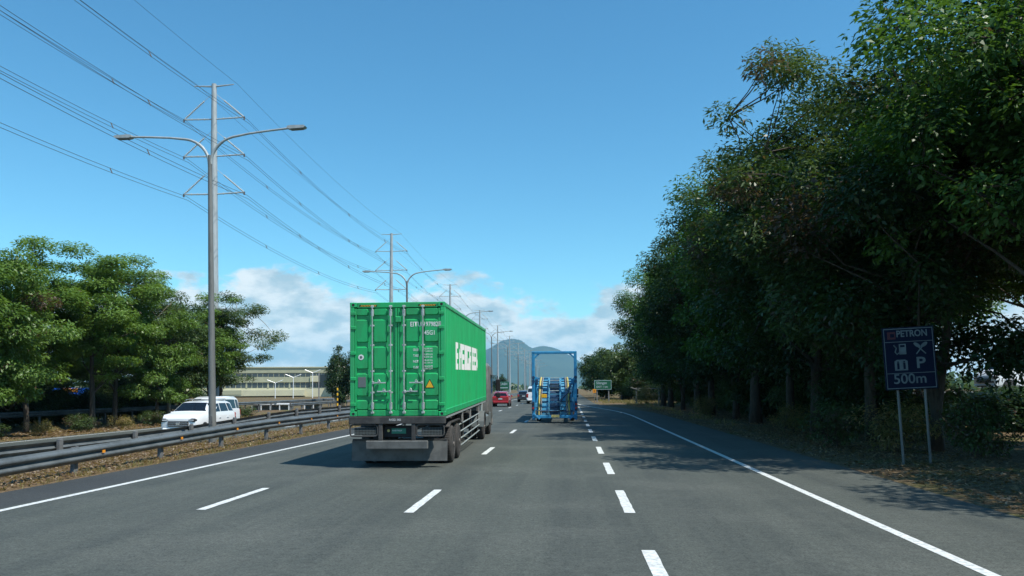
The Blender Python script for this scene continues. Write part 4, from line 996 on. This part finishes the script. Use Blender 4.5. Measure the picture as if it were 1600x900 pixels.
    if kind != 'van':
        for sd in (-1, 1): MB().tube([(sd * (st[6][5] - .06), y5 + .2, st[6][3] + .0), (sd * (st[6][5] - .06), y5 + .35, st[6][3] + .05), (sd * (st[6][5] - .06), y7 - .2, st[6][3] + .045), (sd * (st[6][5] - .06), y7 - .05, st[6][3] - .02)], .02, 6).build('roof_rail', M_LAMPG, c.t)
    c.wheels((.92, Lg - 1.08), st[3][4] - .115, .385 if kind != 'car' else .345, LW)
    return c
# nose is at local y = 0, tail at +y; pi turns a car to drive away from the camera
suv('passenger_car', 'white off-road car with chrome grille coming towards us on the opposite road', (-20.95, 40.6, OPPZ), 0.0, M_CARW).t.scale = (1.07, 1.0, 1.10)
suv('passenger_van', 'white van close behind the white car on the opposite road', (-24.9, 50.4, OPPZ), 0.0, M_CARW, 'van')
suv('passenger_car', 'red car ahead in the left lane, past the container cab', (-7.5, 84.4 + 4.42, 0), math.pi, M_CARR, 'car')
suv('passenger_car', 'dark car ahead, beyond the red one', (-6.6, 112 + 4.42, 0), math.pi, M_CARD, 'car')
suv('passenger_van', 'white van ahead, half hidden by the blue car carrier', (-4.55, 99 + 5.16, 0), math.pi, M_CARW, 'van')
suv('passenger_car', 'small white car far off on the opposite road, between red and dark cars', (-19.6, 215, OPPZ), 0.0, M_CARW, 'car')

# ------------------------------------------------------------------ blue car carrier
def carrier():
    t = thing('car_carrier', 'empty blue car-carrier trailer with portal frame and yellow ramp edges', 'trailer', (-.86, 44.6, 0), 0.004)
    B = M_BLUE
    for s in (-1, 1):
        MB().box((s * 1.20, .1, 2.12), (.17, .20, 3.86), ch=.02).build('portal_post', B, t)
        MB().box((s * 1.02, .1, 3.83), (.46, .16, .09), rot=(0, s * R(42), 0), ch=.01).build('gusset', B, t)
        MB().box((s * 1.02, .0, .38), (.46, .12, .09), rot=(0, -s * R(42), 0), ch=.01).build('gusset', B, t)
        MB().box((s * 1.2, 6.2, 1.05), (.14, 12.0, .22), ch=.01).build('side_beam', B, t)
        for y in (3.2, 6.4, 9.6, 12.0): MB().box((s * 1.2, y, 1.9), (.12, .14, 1.6), ch=.01).build('deck_post', B, t)
        # curved wheel tracks climbing over the axles
        mb = MB(); vs = []; fs = []; n = 22
        pth = []
        for i in range(n + 1):
            u = i / n; a = R(88) * min(u / .55, 1); y = .25 + 1.75 * (1 - math.cos(a)) + max(0, u - .55) * 22; z = .42 + 2.15 * math.sin(a) + max(0, u - .55) * .4
            pth.append((y, z))
        for (y, z) in pth: vs += [(s * .36, y, z), (s * 1.02, y, z), (s * 1.02, y + .05, z - .06), (s * .36, y + .05, z - .06)]
        for i in range(n):
            for j in range(4): fs.append((4 * i + j, 4 * i + (j + 1) % 4, 4 * i + 4 + (j + 1) % 4, 4 * i + 4 + j))
        fs += [(0, 1, 2, 3), (4 * n, 4 * n + 1, 4 * n + 2, 4 * n + 3)]
        mb.add(vs, fs); tr = mb.build('wheel_track', M_BLUEL, t)
        for i in range(1, 13):
            y, z = pth[i]; MB().box((s * .69, y - .02, z + .012), (.60, .045, .05)).build('track_rung', M_BLUED if i % 2 else M_BLUE, tr)
        # yellow edge following the track
        off = .05; yx = .80 if s < 0 else .72
        pts = [((s * yx) + (s * .12 * (1 - i / 12)), pth[i][0] - .07, pth[i][1] + .05) for i in range(13)]
        mb = MB()
        for q in range(12): mb.tube([pts[q], pts[q + 1]], .055, 4, True)
        mb.build('ramp_edge', M_STRAP, t)
        pts2 = [(x + (.13 if s < 0 else -.13), y, z) for x, y, z in pts]
        mb = MB()
        for q in range(12): mb.tube([pts2[q], pts2[q + 1]], .035, 4, True)
        mb.build('ramp_cable', M_CONC, t)
        MB().box((s * 1.22, -.03, .98), (.16, .10, .52), ch=.02).build('light_panel', M_BLUED, t)
        MB().lathe([(-.10, .055), (-.08, .06)], 'Y', 14, (s * 1.22, 0, .86)).build('tail_light', M_RED, t)
        MB().lathe([(-.10, .055), (-.08, .06)], 'Y', 14, (s * 1.22, 0, 1.08)).build('tail_light', M_RED if s > 0 else M_BLACK, t)
        for z in (2.38, 2.6): MB().lathe([(-.05, .09), (.0, .09)], 'Y', 14, (s * 1.2, 0, z)).build('marker_lamp', M_BLUED, t)
        MB().box((s * 1.02, .3, 2.35), (.16, .35, .34), ch=.03).build('winch_box', M_BLUED if s < 0 else B, t)
        MB().tube([(s * 1.1, .2, 2.3), (s * .98, .35, 1.5), (s * 1.1, .2, .7)], .05, 6).build('hydraulic_ram', B, t)
        for y in (3.3, 4.6): wheel(t, s * 1.02, y, .50, s, HW, False)
        MB().box((s * .62, .9, .62), (.78, .8, .5), ch=.03).build('tool_box', M_BLUED, t)
        MB().box((s * 1.06, .06, 1.02 if s < 0 else 1.36), (.15, .06, .26), ch=.02).build('bracket_box', M_BLUEL, t)
    MB().box((0, .1, 4.02), (2.57, .20, .15), ch=.02).build('portal_beam', B, t)
    MB().box((0, .05, .36), (2.5, .16, .16), ch=.02).build('rear_sill', B, t)
    # centre ladder ramp
    lad = MB()
    pth = [(.16 + 1.5 * (1 - math.cos(R(80) * i / 12)), .46 + 2.12 * math.sin(R(80) * i / 12) / math.sin(R(80))) for i in range(13)]
    for s in (-1, 1): lad.tube([(s * (.30 + .03 * (1 - i / 12)), y, z) for i, (y, z) in enumerate(pth)], .032, 5)
    L_ = lad.build('ladder_rail', M_BLUEL, t)
    for i, (y, z) in enumerate(pth):
        m = M_CONC if i in (7, 8) else (M_BLUEL if i % 2 else M_ROD)
        if i < 5: m = M_BLUED if i % 2 == 0 else M_BLUEL
        MB().box((0, y, z), (.58, .05, .05 if i not in (7, 8) else .10), ch=.008).build('ladder_rung', m, L_)
    mb = MB(); vs = []; fs = []
    for i, (y, z) in enumerate(pth): vs += [(-.27, y + .12, z - .02), (.27, y + .12, z - .02)]
    for i in range(12): fs.append((2 * i, 2 * i + 1, 2 * i + 3, 2 * i + 2))
    mb.add(vs, fs); mb.build('ramp_backing', M_BLUED, t)
    MB().box((.04, -.04, .40), (.46, .02, .15), ch=.004).build('number_plate', M_STRAP, t)
    MB().box((-.60, .05, 1.55), (.32, .06, .20), ch=.01).build('yellow_box', M_YELLOW, t)
    MB().box((.0, 6.4, 1.0), (.5, 11.6, .18), ch=.01).build('spine_beam', M_BLUED, t)
    hp = [(.95, .0, 2.25), (.75, -.02, 1.75), (.45, -.02, 1.45), (.30, -.02, 1.2)]
    MB().tube(hp, .07, 7).build('hose', M_BLUED, t)
    MB().tube([(.95, .0, 1.9), (.82, -.03, 1.3), (.5, -.02, .75), (-.4, -.02, .62), (-.9, -.02, .70)], .022, 6).build('cable', M_BLACK, t)
    MB().tube([(-1.1, .02, .72), (1.1, .02, .66)], .03, 6).build('tie_bar', M_BLUED, t)
    return t
carrier()
tractor('tractor_unit', 'blue truck cab hidden ahead of the empty car carrier', (-.9, 55.6, 0), 0.004, M_BLUE).scale = (1, 1, .80)

# ------------------------------------------------------------------ road signs
def petron():
    t = thing('road_sign', 'shade-darkened blue services sign with fuel, food, toilet and parking symbols under the trees', 'road sign', (8.90, 20.9, 0), R(-6))
    t.rotation_euler = (0, R(-2.4), R(-4))
    w, z0, z1 = 1.27, 1.90, 3.52
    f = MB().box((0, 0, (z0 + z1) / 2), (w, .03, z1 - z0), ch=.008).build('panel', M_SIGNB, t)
    for x in (-.33, .33): MB().tube([(x, .05, -.3), (x, .05, z1 - .1)], .034, 8).build('post', M_LAMPPOLE, t)
    y = -.019
    mb = MB(); 
    for (a, b, c, d) in ((-.60, z0 + .03, .60, z0 + .05), (-.60, z1 - .05, .60, z1 - .03), (-.60, z0 + .05, -.585, z1 - .05), (.585, z0 + .05, .60, z1 - .05), (-.585, z0 + .42, .585, z0 + .435), (-.585, z1 - .385, .585, z1 - .37)):
        mb.box(((a + c) / 2, y, (b + d) / 2), (c - a, .004, d - b))
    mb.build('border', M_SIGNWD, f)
    MB().box((-.41, y, z1 - .21), (.20, .004, .19)).build('red_mark', M_SIGNR, f)
    MB().box((-.39, y - .003, z1 - .21), (.10, .004, .09)).build('red_mark_centre', M_SIGNB, f)
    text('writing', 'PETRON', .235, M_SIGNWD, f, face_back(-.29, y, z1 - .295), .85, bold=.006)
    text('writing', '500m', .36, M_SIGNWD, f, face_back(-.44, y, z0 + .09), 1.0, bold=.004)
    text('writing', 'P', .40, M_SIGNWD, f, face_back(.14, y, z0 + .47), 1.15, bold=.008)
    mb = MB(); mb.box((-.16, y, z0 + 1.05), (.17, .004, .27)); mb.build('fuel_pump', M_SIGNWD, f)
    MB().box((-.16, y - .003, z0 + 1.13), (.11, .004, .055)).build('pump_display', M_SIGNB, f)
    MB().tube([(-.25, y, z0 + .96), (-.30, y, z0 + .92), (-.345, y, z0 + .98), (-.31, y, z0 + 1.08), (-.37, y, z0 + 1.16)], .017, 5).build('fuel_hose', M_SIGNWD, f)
    mb = MB(); mb.tube([(.17, y, z0 + .91), (.36, y, z0 + 1.14)], .016, 5); mb.tube([(.40, y, z0 + .91), (.20, y, z0 + 1.12)], .016, 5)
    for (cx, cz) in ((.20, 1.14), (.37, 1.145)):
        mb.add([(cx + .085 * math.cos(R(a)), y, z0 + cz + .055 * math.sin(R(a)) + (cx - .285) * .5 * math.cos(R(a))) for a in range(0, 360, 30)], [tuple(range(12))])
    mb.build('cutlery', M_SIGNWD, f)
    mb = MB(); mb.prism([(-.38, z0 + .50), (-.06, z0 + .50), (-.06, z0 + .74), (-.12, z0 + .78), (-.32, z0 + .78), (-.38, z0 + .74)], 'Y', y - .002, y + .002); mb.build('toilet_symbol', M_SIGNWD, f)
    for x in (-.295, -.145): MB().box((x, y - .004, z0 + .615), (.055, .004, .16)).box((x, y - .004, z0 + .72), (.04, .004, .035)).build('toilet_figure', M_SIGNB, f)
petron()
def exit_sign():
    t = thing('road_sign', 'green exit sign with white border on two posts at the lane taper', 'road sign', (4.55, 108, 0), 0)
    f = MB().box((0, 0, 2.37), (2.38, .06, 1.32), ch=.02).build('panel', M_SIGNG, t)
    for x in (-.80, .80): MB().box((x, .09, 1.0), (.13, .11, 2.4), ch=.01).build('post', M_CONC, t)
    mb = MB(); y = -.036
    for (a, b, c, d) in ((-1.16, 1.74, 1.16, 1.785), (-1.16, 2.955, 1.16, 3.0), (-1.16, 1.785, -1.115, 2.955), (1.115, 1.785, 1.16, 2.955)): mb.box(((a + c) / 2, y, (b + d) / 2), (c - a, .008, d - b))
    mb.build('border', M_SIGNW, f)
    text('writing', 'Silangan', .50, M_SIGNW, f, face_back(-.90, y, 2.38), .92, bold=.004); text('writing', 'EXIT 1 km', .36, M_SIGNW, f, face_back(-.88, y, 1.92), 1.0, bold=.003)
exit_sign()
def small_sign():
    t = thing('road_sign', 'small orange square sign on a thin post before the green exit sign', 'road sign', (3.35, 107.0, 0), 0)
    MB().box((0, 0, 1.55), (.46, .03, .50), ch=.05).build('panel', M_ORANGE, t); MB().tube([(0, .04, -.2), (0, .04, 1.7)], .04, 8).build('post', M_LAMPPOLE, t)
    MB().box((0, -.02, 1.56), (.08, .01, .22)).build('symbol', M_BLACK, t)
small_sign()
def cash_sign():
    t = thing('road_sign', 'far green sign above the red car, on the median', 'road sign', (-12.6, 150, 0), 0)
    f = MB().box((0, 0, 2.5), (2.0, .06, 1.5), ch=.02).build('panel', M_SIGNG, t)
    for x in (-.7, .7): MB().box((x, .09, .9), (.12, .1, 2.2), ch=.01).build('post', M_CONC, t)
    text('writing', 'CASH', .62, M_SIGNW, f, face_back(-.86, -.036, 2.5), .95, bold=.01); MB().box((0, -.036, 2.1), (1.5, .01, .14)).build('underline', M_SIGNW, f)
cash_sign()

# ------------------------------------------------------------------ cream building beyond the opposite road
def building():
    rz = R(12); t = thing('factory_building', 'cream office and factory block with dark strip windows', 'building', (-80, 287, OPPZ), rz)
    # local x runs left (negative) along the facade, y is depth
    Wd = 70
    MB().box((-Wd / 2, 9, 5.3), (Wd, 18, 10.6), ch=.05).build('wall', M_CREAM, t)
    MB().box((-Wd / 2, 8.7, 10.9), (Wd + 1.2, 18.6, .5), ch=.08).build('roof_edge', M_OLIVE, t)
    MB().box((-Wd / 2, -.12, 9.75), (Wd + .3, .3, 1.75), ch=.04).build('fascia', M_OLIVE, t)
    MB().box((-Wd / 2 - 8, -.25, 6.35), (Wd - 16, .5, 1.9), ch=.04).build('spandrel_band', M_OLIVE, t)
    MB().box((-8, -.5, 6.6), (16.5, 1.0, 2.2), ch=.1).build('spandrel_band', M_CREAM, t)
    pane = MB().box((0, 0, 0), (1.72, .14, 1.25), ch=.02).mesh('window_pane'); pane.materials.append(M_PANE)
    pane2 = MB().box((0, 0, 0), (1.72, .14, 1.9), ch=.02).mesh('window_pane'); pane2.materials.append(M_PANE)
    mul = MB().box((0, 0, 0), (.16, .2, 1.4)).mesh('mullion'); mul.materials.append(M_OLIVE)
    for i in range(36):
        x = -Wd + 1.2 + i * 1.92
        o = link('window_pane', pane, None, t); o.location = (x, -.01, 8.1); o = link('mullion', mul, None, t); o.location = (x + .96, -.02, 8.1)
        o = link('window_pane', pane2, None, t); o.location = (x, -.01, 4.4)
        if i % 4 == 3: o = link('mullion', mul, None, t); o.location = (x + .96, -.04, 4.4); o.scale = (3.6, 1.5, 1.4)
    MB().box((-Wd / 2 - 6, -2.0, 1.55), (Wd - 24, 4, 2.2), ch=.05).build('lower_annex', M_CREAM, t)
    MB().box((-Wd + 20, -4.05, 1.8), (20, .2, 1.6)).build('annex_shutter', M_OLIVE, t)
    MB().box((-5.5, -.9, 3.4), (6.0, 1.6, 3.0), ch=.05).build('entrance_block', M_PANE, t)
    MB().box((-5.5, -1.3, 5.2), (9.0, 2.6, .5), ch=.05).build('entrance_canopy', M_OLIVE, t)
building()
def barrier(label, x, y, L):
    t = thing('barrier_rack', label, 'barrier', (x, y, OPPZ), R(5), 'low white barriers before the building')
    MB().box((0, 0, .78), (L, 1.0, .22), ch=.05).build('top_slab', M_CARW, t)
    for i in range(int(L / 1.2) + 1): MB().box((-L / 2 + .1 + i * 1.2, -.4, .33), (.12, .12, .7)).build('post', M_CARW, t)
    MB().box((0, .4, .34), (L, .06, .62)).build('back_panel', M_LAMPG, t)
barrier('long low white-topped barrier rack in front of the cream building', -38.9, 100, 5.2)
barrier('short low white-topped barrier rack nearer the container', -34.9, 104, 2.0)
guardrail('guardrail', 'distant guardrail in front of the cream building', -33.5, 92, 190, OPPZ + .1, 1, 4.0, hgt=.95)
def twin_lamp(label, x, y, h):
    t = thing('lamp_post', label, 'lamp post', (x, y, OPPZ), R(20), 'white twin lamps by the building')
    MB().tube([(0, 0, -.2), (0, 0, h)], [.13, .09], 8).build('mast', M_CARW, t)
    for s in (-1, 1): MB().tube([(0, 0, h - .1), (s * .8, 0, h + .25), (s * 2.4, 0, h + .9)], [.10, .09, .12], 6).build('arm', M_CARW, t)
for x, y, h, lab in ((-92.4, 240, 4.9, 'shortest white twin-arm lamp before the cream building'), (-86.6, 240, 6.6, 'middle white twin-arm lamp before the cream building'), (-80.4, 240, 8.0, 'tallest white twin-arm lamp before the cream building, nearest the container')): twin_lamp(lab, x, y, h)
def board():
    t = thing('notice_board', 'grey board on tall posts between the cream building and the container', 'sign board', (-37.2, 118, OPPZ), R(8))
    MB().box((0, 0, 4.1), (2.3, .12, 1.8), ch=.03).build('panel', M_PANE, t)
    for x in (-1.3, 1.0, 2.2): MB().box((x, .1, 2.5), (.18, .14, 5.4)).build('post', M_CONC, t)
board()
def striped_pole():
    t = thing('striped_pole', 'yellow and black striped pole next to the container', 'pole', (-32.6, 108, OPPZ))
    for i in range(8): MB().tube([(0, 0, i * .36), (0, 0, i * .36 + .36)], .11, 10).build('band', M_YELLOW if i % 2 else M_BLACK, t)
striped_pole()

# blue tarpaulin stalls behind the left trees
def stall(label, x, y, rz):
    t = thing('market_stall', label, 'stall', (x, y, OPPZ), rz, 'tarpaulin stalls behind the tree row')
    for a in (-2, 2):
        for b in (-1.3, 1.3): MB().tube([(a, b, -.2), (a, b, 2.5)], .05, 6).build('post', M_BARK, t)
    MB().prism([(-1.6, 2.35), (0, 3.0), (1.6, 2.35), (1.6, 2.30), (0, 2.95), (-1.6, 2.30)], 'X', -2.3, 2.3).build('tarpaulin_roof', M_TARP, t)
    vs = []; fs = []
    for i in range(13): vs += [(-2.2 + i * .366, 1.3 + .05 * math.sin(i * 1.7), 2.4), (-2.2 + i * .366, 1.32 + .1 * math.sin(i * 1.3), .5)]
    for i in range(12): fs.append((2 * i, 2 * i + 1, 2 * i + 3, 2 * i + 2))
    mb = MB(); mb.add(vs, fs); mb.build('tarpaulin_wall', M_TARP, t)
    MB().box((0, -1.2, 2.75), (1.6, .06, .4), ch=.02).build('orange_banner', M_ORANGE, t)
    MB().box((0, -.8, .5), (3.6, .6, .9), ch=.03).build('counter', M_CONC, t)
stall('blue tarpaulin stall seen between the thick trunks at the picture edge', -49.5, 54, .3); stall('blue tarpaulin stall seen through the middle of the left tree row', -51, 67, .2); stall('blue tarpaulin stall nearest the white car, behind the trunks', -52, 79, .1)

# right-hand side: white vehicle behind the trees, fence, wooden frame
suv('parked_van', 'white parked van seen through the gap under the trees at the picture edge', (25.6, 50.4, 1.50), R(-75), M_CARW, 'van')
for i, (x, y) in enumerate([(21.5, 41), (24.5, 44.5), (19.5, 36.5)]):
    plant_tree('understorey_tree', ('low bush before the raised yard', 'low bush at the foot of the raised yard corner', 'low bush nearest the services sign at the wood edge')[i] + ', under the parked white van', T_DENSE[i % 2], (x, y, -.05), i, (1, 1, .40))
def terrace():
    t = tag(MB().box((34, 56, .70), (18, 14, 1.6), ch=.1).build('raised_yard', M_CONC), 'raised concrete yard under the parked white van', 'yard')
terrace()
def fence():
    t = thing('concrete_fence', 'weathered grey panel fence behind the right verge trees', 'fence', (19.5, 58, 0), R(3))
    pm = MB().box((0, 0, .9), (.06, 2.36, 1.8), ch=.01).mesh('panel'); pm.materials.append(M_CONC); qm = MB().box((0, 0, 1.0), (.14, .14, 2.0), ch=.01).mesh('post'); qm.materials.append(M_CONC)
    for i in range(34):
        o = link('panel', pm, None, t); o.location = (0, 1.25 + i * 2.5, 0); o = link('post', qm, None, t); o.location = (0, i * 2.5, 0)
fence()
def frame():
    t = thing('wooden_frame', 'leaning weathered timber frame on the grass beside the exit sign', 'timber frame', (9.4, 96.5, 0), R(10))
    for x in (-1.3, 1.5): MB().box((x, 0, .9), (.16, .16, 2.1), ch=.01).build('post', M_CONC, t)
    MB().box((.3, 0, 1.85), (4.2, .12, .12), ch=.01).build('rail', M_CONC, t); MB().box((-.6, -.1, 1.5), (3.0, .1, .1), rot=(0, R(20), 0), ch=.01).build('brace', M_CONC, t)
frame()

# ------------------------------------------------------------------ air
def haze():
    m = bpy.data.materials.new('haze'); m.use_nodes = True; t = m.node_tree; t.nodes.remove(t.nodes['Principled BSDF'])
    v = N(t, 'ShaderNodeVolumePrincipled'); v.inputs['Color'].default_value = (0.31, 0.70, 1.0, 1); v.inputs['Density'].default_value = 5.5e-5; v.inputs['Anisotropy'].default_value = 0.0
    t.links.new(v.outputs[0], t.nodes['Material Output'].inputs['Volume'])
    o = MB().box((-600, 6500, 349), (28400, 14900, 702)).build('haze', m); tag(o, 'pale blue air between the camera and the mountain', 'haze', kind='stuff')
haze()
